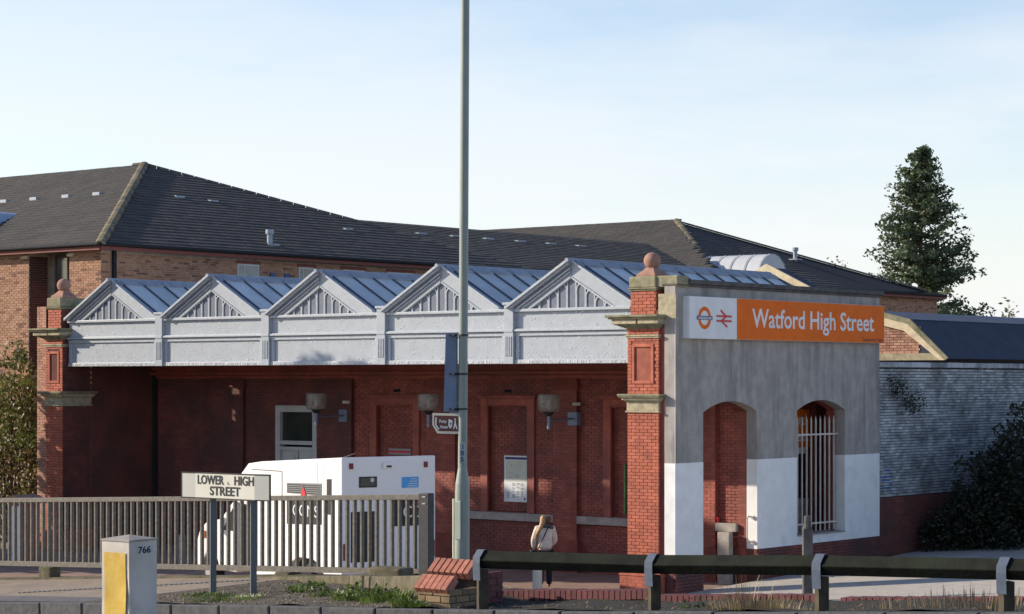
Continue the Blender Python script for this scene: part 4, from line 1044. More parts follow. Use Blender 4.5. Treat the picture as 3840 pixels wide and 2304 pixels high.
# brown finger sign
bs = thing('brown_tourist_sign', 'small brown arrow sign for Pump House on the lamppost', 'sign', LPX-.1, LPY, 4.2)
SXD = Vector((.80, -.60, 0)).normalized() ; SXN = Vector((-.60, -.80, 0)).normalized()
SXD = (Vector((CC, SS, 0))*.97 + Vector((SS, -CC, 0))*.24).normalized(); SXN = Vector((SXD.y, -SXD.x, 0))
O_ = Vector((LPX, LPY, 0)) - SXD*.35 + SXN*.02
def sp(u, z, d=0): return O_ + SXD*u + Vector((0,0,z)) + SXN*d
def sprism(pts, d0, d1): return MB().prism([sp(u, z, d0) for u, z in pts], SXN*(d1-d0))
z0, z1 = 4.185, 4.415
out = [(.06,z0),(.34,z0-.006),(.34,z1),(0.0,z1+.008),(0.0,z0+.10)]
part('sign_border', sprism(out, 0, .02), M['cream_metal'], bs)
part('sign_face', sprism([(.075,z0+.028),(.315,z0+.024),(.315,z1-.026),(.022,z1-.02),(.022,z0+.10)], .02, .023), M['brown'], bs)
part('arrow', sprism([(.04,z1-.04),(.055,z1-.04),(.05,z0+.10),(.09,z0+.05),(.075,z0+.045),(.033,z0+.10)], .023, .026), M['sign_white'], bs)
part('lettering', text_mb('Pump', .052, SXD, (0,0,1), SXN, sp(.085, z0+.125, .025), .001, width=.085), M['sign_white'], bs)
part('lettering', text_mb('House', .052, SXD, (0,0,1), SXN, sp(.095, z0+.06, .025), .001, width=.09), M['sign_white'], bs)
mk = part('theatre_mask', sprism([(.20,z0+.17),(.245,z0+.15),(.24,z0+.08),(.215,z0+.055),(.195,z0+.09)], .023, .026), M['sign_white'], bs)
part('mask_mark', sprism([(.212,z0+.13),(.232,z0+.125),(.222,z0+.085)], .026, .028), M['brown'], mk)
mb = sprism([(.27,z0+.12),(.285,z0+.12),(.283,z0+.155),(.272,z0+.155)], .023, .026); mb2 = sprism([(.27,z0+.12),(.285,z0+.12),(.307,z0+.05),(.297,z0+.05),(.278,z0+.09),(.262,z0+.05),(.252,z0+.05)], .023, .0262)
mb.add(mb2.v, mb2.f); c = sp(.278, z0+.167, .0245); mb.cyl(c-SXN*.002, c+SXN*.002, .010, .010, 12)
part('walking_figure', mb, M['sign_white'], bs)

# ------------------------------------------------------------------ parapet fence
FY = -18.4
def fz(x): return 2.93 + .0385*(x-.29)          # top of the rail
FN = thing('guard_fence', 'weathered grey steel guard fence with upright bars in front of the van', 'fence', 4, FY, 1.7)
def sloped(x0, x1, dz0, dz1, y0, y1):
    a, b = fz(x0), fz(x1)
    return MB().add([(x0,y0,a+dz0),(x1,y0,b+dz0),(x1,y1,b+dz0),(x0,y1,a+dz0),(x0,y0,a+dz1),(x1,y0,b+dz1),(x1,y1,b+dz1),(x0,y1,a+dz1)], [(0,3,2,1),(4,5,6,7),(0,1,5,4),(1,2,6,5),(2,3,7,6),(3,0,4,7)])
part('top_rail', sloped(-9, 9.12, -.07, 0, FY-.035, FY+.035), M['galv'], FN, bevel=.005)
part('bottom_rail', sloped(-9, 9.12, -1.08, -1.00, FY-.03, FY+.03), M['galv'], FN, bevel=.004)
x = 9.02
while x > -8.9:
    z = fz(x); part('bar', MB().box(x-.015, x+.015, FY-.028, FY+.028, z-1.0, z-.07), M['galv'], FN); x -= .139
pz = fz(9.2)
ep = part('end_post', MB().box(9.13, 9.31, FY-.06, FY+.06, pz-1.15, pz+.02), M['galv_dark'], FN, bevel=.008)
for z in (pz-.03, pz-.12): part('bolt_plate', MB().box(9.20, 9.26, FY-.068, FY-.06, z-.01, z+.01), M['sill'], ep)
for x in (-6, -2.5, 1.4, 6.6): part('foot_block', MB().box(x-.14, x+.14, FY-.12, FY+.10, bank_z(x, FY)-.1, fz(x)-1.08), M['concrete'], FN, bevel=.02)
mb = MB()
for x0, x1 in zip(fr(-12, 9.1, 30)[:-1], fr(-12, 9.1, 30)[1:]):
    a, b = bank_z(x0, FY), bank_z(x1, FY); h = .03
    mb.add([(x0,FY-.14,a-.1),(x1,FY-.14,b-.1),(x1,FY+.14,b-.1),(x0,FY+.14,a-.1),(x0,FY-.12,a+h),(x1,FY-.12,b+h),(x1,FY+.12,b+h),(x0,FY+.12,a+h)], [(0,3,2,1),(4,5,6,7),(0,1,5,4),(1,2,6,5),(2,3,7,6),(3,0,4,7)])
part('concrete_plinth', mb, M['concrete'], FN)
# low concrete wall from the fence end to the brick pier
cw = MB(); q = [(6.2,-18.6,.02,.02),(7.6,-19.2,.02,.06),(9.2,-19.9,.02,.12),(10.8,-21.0,.0,.20),(12.45,-22.05,0,.26)]
for (xa, ya, la, ha), (xb, yb, lb, hb) in zip(q[:-1], q[1:]):
    a, b = bank_z(xa, ya), bank_z(xb, yb); t = .22
    cw.add([(xa,ya,a-.2),(xb,yb,b-.2),(xb+.1,yb+t,b-.2),(xa+.1,ya+t,a-.2),(xa,ya+.02,a+ha),(xb,yb+.02,b+hb),(xb+.1,yb+t,b+hb),(xa+.1,ya+t,a+ha)], [(0,3,2,1),(4,5,6,7),(0,1,5,4),(1,2,6,5),(2,3,7,6),(3,0,4,7)])
solo('low_concrete_wall', cw, M['concrete'], 9.5, -20, 2.1, 'low mossy concrete wall running from the fence to the brick pier', 'wall', bevel=.015)
solo('concrete_block', MB().box(8.9, 9.45, -19.2, -18.9, 2.1, 2.34), M['concrete'], 9.2, -19, 2.1, 'mossy concrete block at the foot of the fence end post', 'block', bevel=.03)

# brick pier with sloping copings
PX0, PX1, PYF = 12.48, 12.94, -22.25
PR = thing('brick_pier', 'stepped brick pier with two tiers of red coping bricks below the lamppost', 'pier', PX0, PYF, 2.2)
part('pier_core', MB().box(PX0+.01, PX1-.01, PYF+.01, -21.75, 2.1, 2.46).box(PX0+.0, PX1-.03, -21.74, -21.3, 2.1, 2.60), M['pier_mortar'], PR)
bricks_front('brick', PX0, PX1, 2.12, 2.47, PYF, M['pier_brick'], PR, cap=300)
bricks_side('brick', PYF, -21.74, 2.12, 2.47, PX1, M['pier_brick'], PR, cap=300)
bricks_side('brick', -21.74, -21.3, 2.12, 2.62, PX1-.02, M['edge_brick'], PR, cap=300)
fr_ = []; ang = R(42); g = Vector((0, math.cos(ang), math.sin(ang))); nn = Vector((0, -math.sin(ang), math.cos(ang)))
for k in range(6):
    fr_.append((Vector((PX0+.01+.080*k, PYF+.06, 2.535)), (XA, -nn, g), (.070, .10, .215)))
for k in range(7):
    fr_.append((Vector((PX0-.13+.088*k, PYF+.45, 2.685)), (XA, -nn, g), (.068, .10, .215)))
pieces('coping_brick', fr_, M['cope_brick'], PR)

def facing_post(nm, x, y, hw_, z0, z1, m, parent, a=14):
    w_ = Vector((math.sin(R(a)), -math.cos(R(a)))); n_ = Vector((CC*w_.x - SS*w_.y, SS*w_.x + CC*w_.y, 0)); t_ = Vector((-n_.y, n_.x, 0))
    c = Vector((x, y, 0)); q = [c+n_*hw_*i+t_*hw_*j+ZA*z0 for i, j in ((1,1),(1,-1),(-1,-1),(-1,1))]
    return part(nm, MB().prism(q, (0,0,z1-z0)), m, parent, bevel=.004)
# street name sign
NS = thing('street_name_sign', 'white LOWER HIGH STREET nameplate on two grey posts', 'street sign', 8.45, -21.3, 2.1)
SY = -21.36
pts = [(7.68,SY+.03),(7.90,SY-.005),(8.96,SY-.005),(9.02,SY+.012),(9.18,SY+.028)]
mb = MB()
pts = [(7.68,SY-.03),(7.90,SY),(8.97,SY),(9.18,SY+.05)]
for (xa, ya), (xb, yb) in zip(pts[:-1], pts[1:]):
    mb.add([(xa,ya,3.315),(xb,yb,3.315),(xb,yb+.015,3.315),(xa,ya+.015,3.315),(xa,ya,3.62),(xb,yb,3.62),(xb,yb+.015,3.62),(xa,ya+.015,3.62)], [(0,3,2,1),(4,5,6,7),(0,1,5,4),(1,2,6,5),(2,3,7,6),(3,0,4,7)])
pt = part('sign_plate', mb, mat('off white sign plate', (.70,.69,.60), (.64,.63,.55), 3, .35), NS)
mb = MB()
for (xa, ya), (xb, yb) in zip(pts[:-1], pts[1:]):
    for z0_, z1_ in ((3.300,3.315),(3.62,3.635)): mb.add([(xa,ya-.004,z0_),(xb,yb-.004,z0_),(xb,yb+.02,z0_),(xa,ya+.02,z0_),(xa,ya-.004,z1_),(xb,yb-.004,z1_),(xb,yb+.02,z1_),(xa,ya+.02,z1_)], [(0,3,2,1),(4,5,6,7),(0,1,5,4),(1,2,6,5),(2,3,7,6),(3,0,4,7)])
mb.box(7.668,7.68,SY-.034,SY-.01,3.300,3.635).box(9.18,9.192,SY+.045,SY+.07,3.300,3.635)
part('border', mb, M['black'], NS)
part('lettering', text_mb('LOWER', .158, (1,0,0), (0,0,1), (0,-1,0), (7.935, SY-.004, 3.49), .003, width=.48), M['black'], pt)
part('lettering', text_mb('L.', .055, (1,0,0), (0,0,1), (0,-1,0), (8.49, SY-.004, 3.492), .0), M['galv_dark'], pt)
part('lettering', text_mb('HIGH', .158, (1,0,0), (0,0,1), (0,-1,0), (8.605, SY-.004, 3.49), .003, width=.345), M['black'], pt)
part('lettering', text_mb('STREET', .158, (1,0,0), (0,0,1), (0,-1,0), (8.165, SY-.004, 3.352), .003, width=.55), M['black'], pt)
for xx in (8.13, 8.86):
    facing_post('post', xx, -21.27, .038, bank_z(xx,-21.3)-.1, 3.60, M['post_dark'], NS)

# traffic bollard 766
BLX, BLY = 13.69, -27.53; bz = street_z(BLX, BLY)-.1
BO = wthing('marker_bollard', 'dented pale marker bollard with yellow panel and number 766', 'bollard', W(BLX,BLY).x, W(BLX,BLY).y, bz, rz=R(54))
s_ = .172; zt = 3.37-bz
mb = MB(); n = 14; vs = []; fs = []
segs = []
for i in range(n+1):
    z = zt*i/n
    ring_ = []
    for side in range(4):
        for j in range(5):
            t = -1+2*j/5
            if side == 0: p = Vector((t*s_, -s_, z))
            elif side == 1: p = Vector((s_, t*s_, z))
            elif side == 2: p = Vector((-t*s_, s_, z))
            else: p = Vector((-s_, -t*s_, z))
            d = .018*math.exp(-((z-zt*.62)**2)/.02)*math.exp(-((p.y+s_*.1)**2)/.02) if side == 3 else 0
            d2 = .02*math.exp(-((z-zt*.55)**2)/.015) if (side == 0 and j == 0) or (side == 3 and j == 4) else 0
            p.x += d + d2*.7; p.y += d2*.4
            ring_.append(p)
    vs += ring_
for i in range(n):
    for j in range(20): fs.append((i*20+j, i*20+(j+1)%20, (i+1)*20+(j+1)%20, (i+1)*20+j))
mb.add(vs, fs); part('body', mb, M['white_plastic'], BO)
part('cap', MB().add([(-s_-.008,-s_-.008,zt),(s_+.008,-s_-.008,zt),(s_+.008,s_+.008,zt),(-s_-.008,s_+.008,zt),(-s_-.008,-s_-.008,zt+.015),(s_+.008,-s_-.008,zt+.015),(s_+.008,s_+.008,zt+.015),(-s_-.008,s_+.008,zt+.015),(0,0,zt+.05)], [(3,2,1,0),(0,1,5,4),(1,2,6,5),(2,3,7,6),(3,0,4,7),(4,5,8),(5,6,8),(6,7,8),(7,4,8)]), M['sill'], BO)
yl = MB(); vs = []; 
for i in range(13):
    z = zt-.10-(zt-.16)*i/12
    for j in range(7):
        y = s_*.78 - 1.56*s_*j/6
        d = .018*math.exp(-((z-zt*.62)**2)/.02)*math.exp(-((y+s_*.1)**2)/.02)
        vs.append((-s_-.008+d, y, z))
yl.add(vs, [(i*7+j, i*7+j+1, (i+1)*7+j+1, (i+1)*7+j) for i in range(12) for j in range(6)])
part('yellow_reflector', yl, M['yellow'], BO, smooth=40)
part('number_label', MB().box(-s_*.45, s_*.72, -s_-.003, -s_-.001, zt-.115, zt-.045), flat('pale label', (.55,.55,.57), .5), BO)
part('number', text_mb('766', .082, (1,0,0), (0,0,1), (0,-1,0), (-s_*.38, -s_-.004, zt-.108), .002, width=.155), M['black'], BO)

# timber knee rail
KR = thing('knee_rail', 'dark mossy timber knee rail on posts with metal straps along the kerb', 'rail fence', 16, -23.05, 2.5)
posts = [(14.09,-23.06),(16.24,-23.0),(18.17,-23.04),(20.07,-23.1)]
tops = [(3.03),(3.10),(3.19),(3.24)]
tz = [4.8-(1330-920)*23.2/5380, 4.8-(1340-920)*21.9/5380, 4.8-(1340-920)*20.7/5380, 4.8-(1349-920)*19.4/5380]
posts.append((22.0,-23.1)); tz.append(tz[-1]+.06)
r_ = .098
for i in range(4):
    (xa, ya), (xb, yb) = posts[i], posts[i+1]; za, zb = tz[i]-r_*.98, tz[i+1]-r_*.98
    if i == 0: xa -= .02
    mb = MB().add([(xa,ya,za-r_),(xa,ya-r_,za),(xa,ya,za+r_),(xa,ya+r_,za),(xb,yb,zb-r_),(xb,yb-r_,zb),(xb,yb,zb+r_),(xb,yb+r_,zb)], [(3,2,1,0),(4,5,6,7),(0,1,5,4),(1,2,6,5),(2,3,7,6),(3,0,4,7)])
    part('timber_rail', mb, M['timber_green'], KR, bevel=.012)
for i, (xx, yy) in enumerate(posts[:4]):
    z = tz[i]
    facing_post('post', xx, yy, .052, bank_z(xx,yy)-.15, z-.2, M['timber'], KR)
    mb = MB(); w = .047; o_ = .008; zc = z-r_*.98
    prof_ = [(-r_*.9-o_, zc-.21), (-r_*1.0-o_, zc-.03), (-r_*.96-o_, zc+.03), (-.03, zc+r_+o_), (.02, zc+r_+o_), (r_+o_, zc)]
    for (a, b), (c, d) in zip(prof_[:-1], prof_[1:]):
        mb.add([(xx-w,yy+a,b),(xx+w,yy+a,b),(xx+w,yy+c,d),(xx-w,yy+c,d),(xx-w,yy+a+.004,b-.002),(xx+w,yy+a+.004,b-.002),(xx+w,yy+c+.004,d-.002),(xx-w,yy+c+.004,d-.002)], [(0,1,2,3),(7,6,5,4),(0,4,5,1),(2,6,7,3),(1,5,6,2),(3,7,4,0)])
    mb.prism([(xx-w+.002, yy-.05, zc-.19),(xx-w+.002, yy+.05, zc-.19),(xx-w+.002, yy+r_, zc),(xx-w+.002, yy-r_, zc)], (.004,0,0))
    part('metal_strap', mb, M['steel_blue'], KR)

# brick on edge copings
def edging(x0, x1, ytop, dz, lbl):
    t = thing('brick_edging', lbl, 'wall', x0, ytop, 2.2, 'low brick edgings behind the knee rail')
    fs = []; x = x0
    while x < x1:
        z = street_z(x, ytop) + dz
        fs.append((Vector((x+.033, ytop+.10, z-.055+random.uniform(-.004,.004))), (XA, YA, ZA), (.066, .215, .112))); x += .076
    pieces('edging_brick', fs, M['edge_brick'], t, 300)
    mb = MB().add([(x0,ytop+.02,street_z(x0,ytop)+dz-.6),(x1,ytop+.02,street_z(x1,ytop)+dz-.6),(x1,ytop+.02,street_z(x1,ytop)+dz-.015),(x0,ytop+.02,street_z(x0,ytop)+dz-.015)], [(0,1,2,3)])
    mb.prism([(x0,ytop+.02,street_z(x0,ytop)+dz-.6),(x1,ytop+.02,street_z(x1,ytop)+dz-.6),(x1,ytop+.02,street_z(x1,ytop)+dz-.11),(x0,ytop+.02,street_z(x0,ytop)+dz-.11)], (0,.17,0))
    part('wall_core', mb, M['pier_mortar'], t)
edging(12.6, 14.72, -20.98, .015, 'purple-red brick-on-edge edging below the woman, between the first two rail posts')
edging(14.74, 16.86, -20.98, -.045, 'purple-red brick edging between the corner pillar and the third rail post')
edging(17.15, 22.0, -20.98, -.075, 'purple-red brick edging at the right edge with dry grass in front')

# ------------------------------------------------------------------ verge plants
def tuft(name, lbl, cat, x, y, rad, n, h, m, spread=1.0, grp=None, w=.006):
    t = MB()
    for _ in range(n):
        a = random.random()*6.28; r = rad*random.random()**.5; px_, py_ = x+r*math.cos(a), y+r*math.sin(a); z = bank_z(px_, py_)-.01
        hh = h*random.uniform(.4,1.1); b = Vector((math.cos(a), math.sin(a), 0))*hh*spread*random.uniform(.1,.6); s = Vector((-math.sin(a), math.cos(a), 0))*w
        p0 = Vector((px_,py_,z)); p1 = p0+b*.4+ZA*hh*.6; p2 = p0+b+ZA*hh
        t.add([p0-s, p0+s, p1+s*.8, p1-s*.8, p2], [(0,1,2,3),(3,2,4)])
    return solo(name, t, m, x, y, bank_z(x,y), lbl, cat, grp)
tuft('weed', 'green weeds round the foot of the left sign post', 'weed', 8.2, -21.5, .35, 200, .05, M['grass'], 1.2, w=.010)
tuft('weed', 'green weeds round the foot of the right sign post', 'weed', 9.0, -21.9, .55, 330, .055, M['grass'], 1.3, w=.010)
tuft('weed', 'small dark green weed against the low concrete wall behind the sign', 'weed', 8.9, -20.3, .25, 120, .10, M['grass'], .8, w=.010)
tuft('weed', 'low green weed in the middle of the gravelly verge', 'weed', 10.4, -21.5, .30, 150, .06, M['grass'], 1.2, w=.012)
tuft('weed', 'leafy green weed against the concrete wall left of the brick pier', 'weed', 11.3, -21.9, .38, 230, .08, M['grass'], 1.4, w=.014)
tuft('weed', 'tall yellow-green weed just left of the brick pier', 'weed', 11.95, -22.15, .32, 260, .13, M['grass'], 1.3, w=.015)
tuft('weed', 'small weed at the foot of the brick pier beside the kerb', 'weed', 12.8, -22.75, .25, 160, .10, M['grass'], 1.3, w=.012)
tuft('dry_grass', 'tall thin dry stalks behind the rail, right of the second rail post', 'dry grass', 16.85, -22.3, .35, 60, .42, M['straw'], .7, w=.003)
tuft('dry_grass', 'clump of pale dry grass below the rail near the third post', 'dry grass', 17.3, -22.75, .5, 420, .15, M['straw'], 1.7, w=.005)
tuft('dry_grass', 'sparse dry stems at the right edge in front of the brick edging', 'dry grass', 19.2, -22.0, 1.1, 300, .20, M['straw'], .8, w=.004)
def leafy(lbl, x, y, rad, n, h, s_):
    t = MB()
    for _ in range(n):
        a = random.random()*6.28; r = rad*random.random()**.7; px_, py_ = x+r*math.cos(a), y+r*.6*math.sin(a)
        leaves(t, Vector((px_, py_, bank_z(px_, py_)+h*random.random()*(1-.6*r/rad))), .05, 5, s_)
    return solo('weed', t, M['grass'], x, y, bank_z(x, y), lbl, 'weed')
leafy('broad-leaved weed against the concrete wall, left of the brick pier', 11.2, -21.75, .45, 70, .22, .07)
leafy('broad-leaved weed on the verge behind the right sign post', 9.5, -21.0, .35, 40, .14, .06)
leafy('small broad-leaved weed at the kerb in front of the brick pier', 12.75, -22.7, .22, 26, .12, .05)
leafy('straggly leafy weed between the second and third rail posts', 16.5, -22.6, .25, 22, .16, .05)
# dry litter and moss scattered on the shaded strip
t = MB()
for _ in range(1000):
    x = random.uniform(12.9, 21); y = random.uniform(-23.15, -21.1); z = bank_z(x, y); a = random.random()*6.28; l = random.uniform(.015,.06)
    d = Vector((math.cos(a), math.sin(a), random.uniform(0,.7)))*l; s = Vector((-math.sin(a), math.cos(a), 0))*.006
    p = Vector((x,y,z+.003)); t.add([p-s,p+s,p+d+s,p+d-s], [(0,1,2,3)])
solo('leaf_litter', t, M['straw'], 16, -22, 2.4, 'dry leaf litter on the shaded strip below the rail', 'litter', kind='stuff')
t = MB()
for _ in range(1300):
    x = random.uniform(7.2, 12.6); y = random.uniform(kerb_y(x)+.15, edge_y(x)-.9); z = bank_z(x, y); r = random.uniform(.008,.024)
    t.add([(x-r,y-r*.8,z-.004),(x+r,y-r*.6,z-.004),(x+r*.7,y+r,z-.004),(x-r*.8,y+r*.7,z-.004),(x,y,z+r*.9)], [(0,1,4),(1,2,4),(2,3,4),(3,0,4)])
solo('gravel', t, M['gravel'], 10, -21.5, 2.1, 'loose gravel scattered over the verge behind the kerb', 'gravel', kind='stuff')

# ------------------------------------------------------------------ white gate post and small bollards in the forecourt
gx, gy = -17.45, -3.85
gp = thing('white_gate_post', 'white gate post with flat stone cap behind the fence at the far left', 'gate post', gx, gy, -.05)
part('post_body', MB().box(gx-.27, gx+.27, gy-.27, gy+.27, -.1, 1.62), M['porch_brick'], gp)
part('white_board', MB().box(gx-.23, gx-.10, gy-.29, gy-.27, .0, 1.55).box(gx+.02, gx+.15, gy-.29, gy-.27, 0, 1.55).box(gx-.27, gx+.27, gy-.30, gy-.27, -.1, .08), M['white_paint'], gp)
part('cap', MB().box(gx-.40, gx+.40, gy-.40, gy+.40, 1.62, 1.72).prism([(gx-.40,gy-.40,1.72),(gx+.40,gy-.40,1.72),(gx,gy-.40,1.84)], (0,.8,0)), M['stone_ball'], gp, bevel=.01)
def bollard(X, Y, h, r, lbl, m):
    t = wthing('bollard', lbl, 'bollard', X, Y, 0, 'bollards in the forecourt')
    part('shaft', MB().lathe((0,0,0), [(r*1.12,0),(r*1.12,.03),(r,.05),(r,h-.04),(r*.9,h-.01),(r*.5,h)], 24), m, t, smooth=40)
    part('band', MB().lathe((0,0,h*.80), [(r*1.03,0),(r*1.03,.05)], 24), M['sill'], t, smooth=40)
bollard(.58, 50.95, .72, .11, 'cream bollard in front of the standing woman', M['cream_metal'])
bollard((440-1236.5)/93.4, 57.6, .82, .09, 'grey bollard behind the fence left of the van', M['sill'])
q = wthing('dark_post', 'dark pointed post standing below the barred arch', 'post', (1950-1236.5)/5380*46.0, 46.0, .35)
part('shaft', MB().box(-.10,.10,-.10,.10,0,1.40), M['coping_dark'], q, bevel=.02); part('neck', MB().lathe((0,0,1.40), [(.10,0),(.075,.08),(.07,.26)], 12), M['coping_dark'], q)

# ------------------------------------------------------------------ van
VN = wthing('van', 'white box van with black side panel parked behind the fence', 'van', -3.59, 47.0, 0, rz=math.atan2(.57, .82))
ROT[VN] = True
VW = 2.35
def side_prism(pts, x0, x1): # pts (y,z)
    return MB().prism([(x0, y, z) for y, z in pts], (x1-x0, 0, 0))
bodyp = [(0,.48),(.62,.48),(.75,.62),(.97,.84),(1.25,.95),(1.9,.95),(2.15,.84),(2.33,.62),(2.45,.48),(3.87,.42),(3.87,1.95),(4.95,2.05),(4.85,2.42),(4.56,2.66),(4.17,2.93),(3.6,2.99),(0,3.18)]
vb = part('box_body', side_prism(bodyp, 0, VW), M['van_white'], VN, bevel=.025)
cabp = [(4.9,.40),(5.75,.40),(5.85,.62),(6.05,.78),(6.35,.78),(6.55,.62),(6.65,.36),(7.0,.30),(7.05,.55),(7.02,.82),(6.75,1.30),(6.42,1.49),(5.68,1.60),(5.10,2.02),(4.9,2.04)]
cb = part('cab', side_prism(cabp, .08, VW-.08), M['van_white'], VN, bevel=.05)
part('cab_interior', side_prism([(3.87,.45),(4.9,.45),(4.9,1.99),(3.87,1.94)], .25, VW-.25), M['black'], VN)
part('windscreen', MB().prism([(.16,5.75,1.58),(VW-.16,5.75,1.58),(VW-.22,5.16,2.00),(.22,5.16,2.00)], (0,.012,.012)), M['dark_glass'], cb)
part('side_window', side_prism([(5.0,1.35),(5.55,1.35),(5.05,1.88),(5.0,1.88)], .068, .09), M['dark_glass'], cb)
part('indicator', side_prism([(6.42,1.12),(6.62,1.12),(6.60,1.26),(6.42,1.28)], .04, .09), M['amber'], cb)
part('mirror', MB().box(-.16, -.06, 5.55, 5.68, 1.35, 1.72), M['white_plastic'], cb, bevel=.02)
def wheel(y, x0, x1):
    w = part('wheel', MB().cyl((x0, y, .35), (x1, y, .35), .35, .35, 28), M['rubber'], VN, smooth=50)
    part('rim', MB().cyl((min(x0,x1)-.006 if x0 < 1 else max(x0,x1)+.006, y, .35), ((x0+x1)/2, y, .35), .2, .2, 20), M['rim'], w, smooth=50)
for y in (1.6, 6.2): wheel(y, .06, .28); wheel(y, VW-.28, VW-.06)
part('wheel_arch', MB().box(.20, VW-.2, .7, 2.4, .5, .93), M['black'], VN)
lv = part('louvre_panel', side_prism([(.85,2.34),(2.36,2.34),(2.36,2.56),(.85,2.60)], -.012, .0), M['van_grey'], VN)
for k in range(5): part('louvre', side_prism([(.88,2.36+k*.045),(2.33,2.355+k*.042),(2.33,2.37+k*.042),(.88,2.378+k*.045)], -.022, -.012), M['black'], lv)
bp_ = part('black_panel', side_prism([(.85,1.72),(2.36,1.66),(2.36,2.24),(.85,2.28)], -.012, 0), M['black'], VN)
part('lettering', text_mb('.COMS', .36, (0,-1,0), (0,0,1), (-1,0,0), (-.014, 2.2, 1.86), .0, width=1.2), M['sign_white'], bp_)
part('red_emblem', side_prism([(1.48,2.30),(1.72,2.30),(1.60,2.52)], -.028, -.014), M['sign_red'], VN)
part('black_slot', side_prism([(.43,1.95),(.62,1.95),(.62,2.70),(.43,2.71)], -.010, 0), M['black'], VN)
mb = MB()
for a, b, c, d in ((2.58,2.60,.55,2.80),(2.60,4.0,2.795,2.81)): mb.add([(-.006,a,c),(-.006,b,c),(-.006,b,d),(-.006,a,d),(0,a,c),(0,b,c),(0,b,d),(0,a,d)], [(0,1,2,3),(7,6,5,4),(0,4,5,1),(1,5,6,2),(2,6,7,3),(3,7,4,0)])
part('door_seam', mb, M['galv_dark'], VN)
part('door_hinge', MB().box(-.02, 0, 3.15, 3.25, 2.28, 2.40).box(-.02, 0, 3.15, 3.25, 2.12, 2.18), M['van_grey'], VN)
mb = MB()
for y in (.75, 1.02, 3.2, 3.55): mb.box(-.004, 0, y, y+.006, .55, 3.05 if y < 3 else 1.0)
part('panel_seam', mb, M['van_grey'], VN)
def rear(n_, x0, x1, z0, z1, m, d=.012, parent=None): return part(n_, MB().box(x0, x1, -d, 0, z0, z1), m, parent or VN)
for a in (.18, 2.05): rear('marker_light', a, a+.085, 2.93, 3.05, M['red_light'], .03)
rear('camera_housing', 1.0, 1.28, 2.93, 3.05, M['van_white'], .05); rear('camera_lens', 1.08, 1.2, 2.95, 2.99, M['black'], .06)
rw = rear('rear_window', .42, .86, 2.53, 2.76, M['black'], .012); rear('window_picture', .45, .83, 2.56, 2.73, M['dark_glass'], .016, rw); part('pale_reflection', MB().cyl((.74,-.02,2.69),(.74,-.012,2.69), .05,.05,12), M['white_plastic'], rw)
bl = rear('blue_sticker', 1.49, 1.91, 2.50, 2.73, M['blue_stick'])
for k in range(4): rear('sticker_line', 1.62+.03*k, 1.87, 2.53+.05*k, 2.545+.05*k, M['sign_white'], .015, bl)
q = rear('black_panel', 1.27, 2.16, 1.68, 2.31, M['black']); part('lettering', text_mb('.CO', .36, (1,0,0), (0,0,1), (0,-1,0), (1.42, -.016, 1.86), .0, width=.6), M['sign_white'], q)
part('red_emblem', MB().prism([(1.72,-.018,2.12),(1.92,-.018,2.12),(1.90,-.018,2.26)], (0,.005,0)), M['sign_red'], q)
rear('rear_door_glass', .22, .80, .95, 2.02, M['black']); 
rear('number_plate', 1.3, 1.7, .7, .82, M['white_plastic']); rear('tail_light', 2.2, 2.32, 1.0, 1.35, M['red_light'], .02); rear('tail_light', .03, .15, 1.0, 1.35, M['red_light'], .02)
rear('bumper', 0.05, VW-.05, .42, .55, M['van_white'], .08)
part('aerial', MB().cyl((.15,.3,3.15),(.42,.15,3.26),.008,.004,6), M['sill'], VN)

# ------------------------------------------------------------------ woman
WX, WY_ = .76, 51.45
WM = wthing('person', 'woman with long fair hair, cream jacket and dark shoulder strap seen from behind', 'person', WX, WY_, 0, rz=R(8))
ROT[WM] = True
def skin(name, verts, edges, radii, m, parent, sub=2, root=0):
    me = bpy.data.meshes.new(name); me.from_pydata(verts, edges, []); me.materials.append(m)
    o = bpy.data.objects.new(name, me); link(o, parent); ORG[o] = Vector((0,0,0))
    sk = o.modifiers.new('skin', 'SKIN'); sk.use_smooth_shade = True
    ly = me.skin_vertices[0] if me.skin_vertices else None
    if ly is None:
        bpy.context.view_layer.update(); ly = me.skin_vertices[0] if me.skin_vertices else me.skin_vertices.new()
    for i, r in enumerate(radii): ly.data[i].radius = r if isinstance(r, tuple) else (r, r)
    ly.data[root].use_root = True
    s = o.modifiers.new('sub', 'SUBSURF'); s.levels = sub; s.render_levels = sub
    return o
skinm = flat('skin', (.50,.30,.22), .5); coat = mat('cream jacket cloth', (.80,.74,.64), (.70,.64,.55), 9, .8, .008, 14)
trou = mat('dark trousers', (.025,.025,.032), None, 6, .8); hairm = mat('fair hair', (.52,.33,.15), (.33,.19,.085), 25, .45, .004, 60); scarf = mat('dark scarf', (.07,.065,.075), (.12,.11,.12), 18, .9, .01, 30)
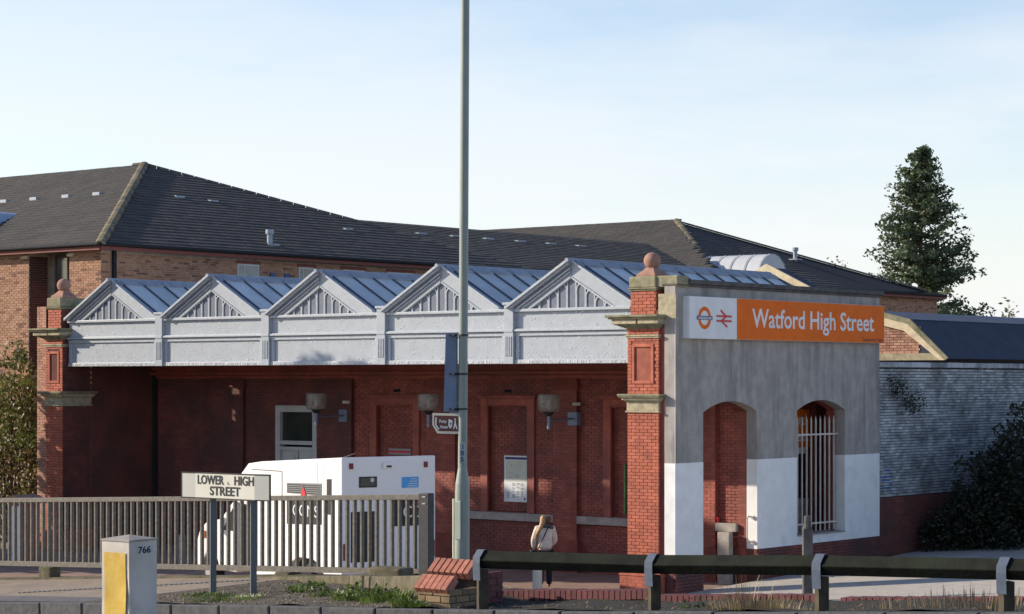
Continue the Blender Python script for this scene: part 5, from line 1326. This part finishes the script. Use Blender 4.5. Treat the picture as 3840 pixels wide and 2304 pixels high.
try:
    # whole body as one surface: legs, trunk, neck, head, arms
    V = [(0,0,.92),(0,.01,1.10),(0,.01,1.28),(0,0,1.42),(0,.01,1.50),(0,.02,1.60),
         (.09,0,.86),(.10,0,.48),(.10,.02,.09),(.11,.14,.04),
         (-.09,0,.86),(-.10,-.02,.48),(-.10,-.02,.09),(-.11,.10,.04),
         (.17,0,1.39),(.23,.04,1.12),(.15,.20,.98),
         (-.17,0,1.39),(-.24,.03,1.12),(-.22,.16,.90)]
    E = [(0,1),(1,2),(2,3),(3,4),(4,5),(0,6),(6,7),(7,8),(8,9),(0,10),(10,11),(11,12),(12,13),(3,14),(14,15),(15,16),(3,17),(17,18),(18,19)]
    RR = [(.135,.10),(.12,.095),(.14,.10),(.11,.08),.048,(.085,.095),.085,.058,.042,.035,.085,.058,.042,.035,.055,.042,.032,.055,.042,.032]
    body = skin('body', V, E, RR, skinm, WM)
    jv = [(0,0,.88),(0,.01,1.06),(0,.01,1.25),(0,0,1.40),(0,.0,1.47),(.18,0,1.39),(.255,.04,1.11),(.17,.19,.99),(-.18,0,1.39),(-.265,.03,1.11),(-.235,.15,.93)]
    je = [(0,1),(1,2),(2,3),(3,4),(3,5),(5,6),(6,7),(3,8),(8,9),(9,10)]
    skin('jacket', jv, je, [(.225,.15),(.175,.13),(.195,.14),(.15,.115),.07,.082,.070,.052,.082,.070,.052], coat, WM)
    tv = [(0,0,.90),(.095,0,.82),(.10,0,.48),(.10,.01,.08),(-.095,0,.82),(-.10,-.01,.48),(-.10,-.01,.08)]
    skin('trousers', tv, [(0,1),(1,2),(2,3),(0,4),(4,5),(5,6)], [(.165,.13),.105,.08,.07,.105,.08,.07], trou, WM)
    hv = [(-.01,.0,1.655),(-.03,-.04,1.61),(-.07,-.08,1.50),(-.13,-.11,1.39),(-.20,-.10,1.27),(-.245,-.06,1.13)]
    hr = skin('hair', hv, [(0,1),(1,2),(2,3),(3,4),(4,5)], [(.10,.11),(.10,.11),(.07,.06),(.055,.045),(.05,.035),(.02,.015)], hairm, WM)
    skin('hair_lock', [(.035,-.025,1.665),(.05,-.07,1.58),(.05,-.09,1.50)], [(0,1),(1,2)], [(.115,.12),(.10,.09),(.05,.04)], mat('brown hair', (.16,.085,.045), None, 25, .5), hr)
    skin('scarf', [(-.09,-.06,1.42),(-.02,-.105,1.46),(.06,-.11,1.46),(.14,-.07,1.42),(.19,-.01,1.37)], [(0,1),(1,2),(2,3),(3,4)], [(.05,.04),(.07,.05),(.075,.055),(.065,.05),(.03,.03)], scarf, WM)
    st = MB(); n = 12
    pts = []
    for i in range(n+1):
        t = i/n; x = .06 - .25*t; z = 1.44 - .52*t; y = -.150 - .02*math.sin(t*3.1) ; pts.append(Vector((x,y,z)))
    st.tube(pts, .013, 6); part('bag_strap', st, M['black'], WM, smooth=60)
    part('handbag', MB().box(-.34, -.20, -.06, .14, .70, .90), M['black'], WM, bevel=.03)
    for hx, hy, hz, s in ((.15,.225,.955,1),(-.215,.185,.87,-1)):
        hm = MB().sphere((hx,hy,hz), .036, 10, 1.2)
        for f in range(4): hm.tube([(hx-.022+.015*f, hy+.02, hz-.02), (hx-.024+.016*f, hy+.035, hz-.055), (hx-.022+.015*f, hy+.03, hz-.08+.004*f)], .0075, 6)
        hm.tube([(hx+s*-.03, hy+.01, hz), (hx+s*-.045, hy+.03, hz-.03)], .009, 6)
        part('hand', hm, skinm, WM, smooth=60)
except Exception as ex:
    print('person failed', ex)
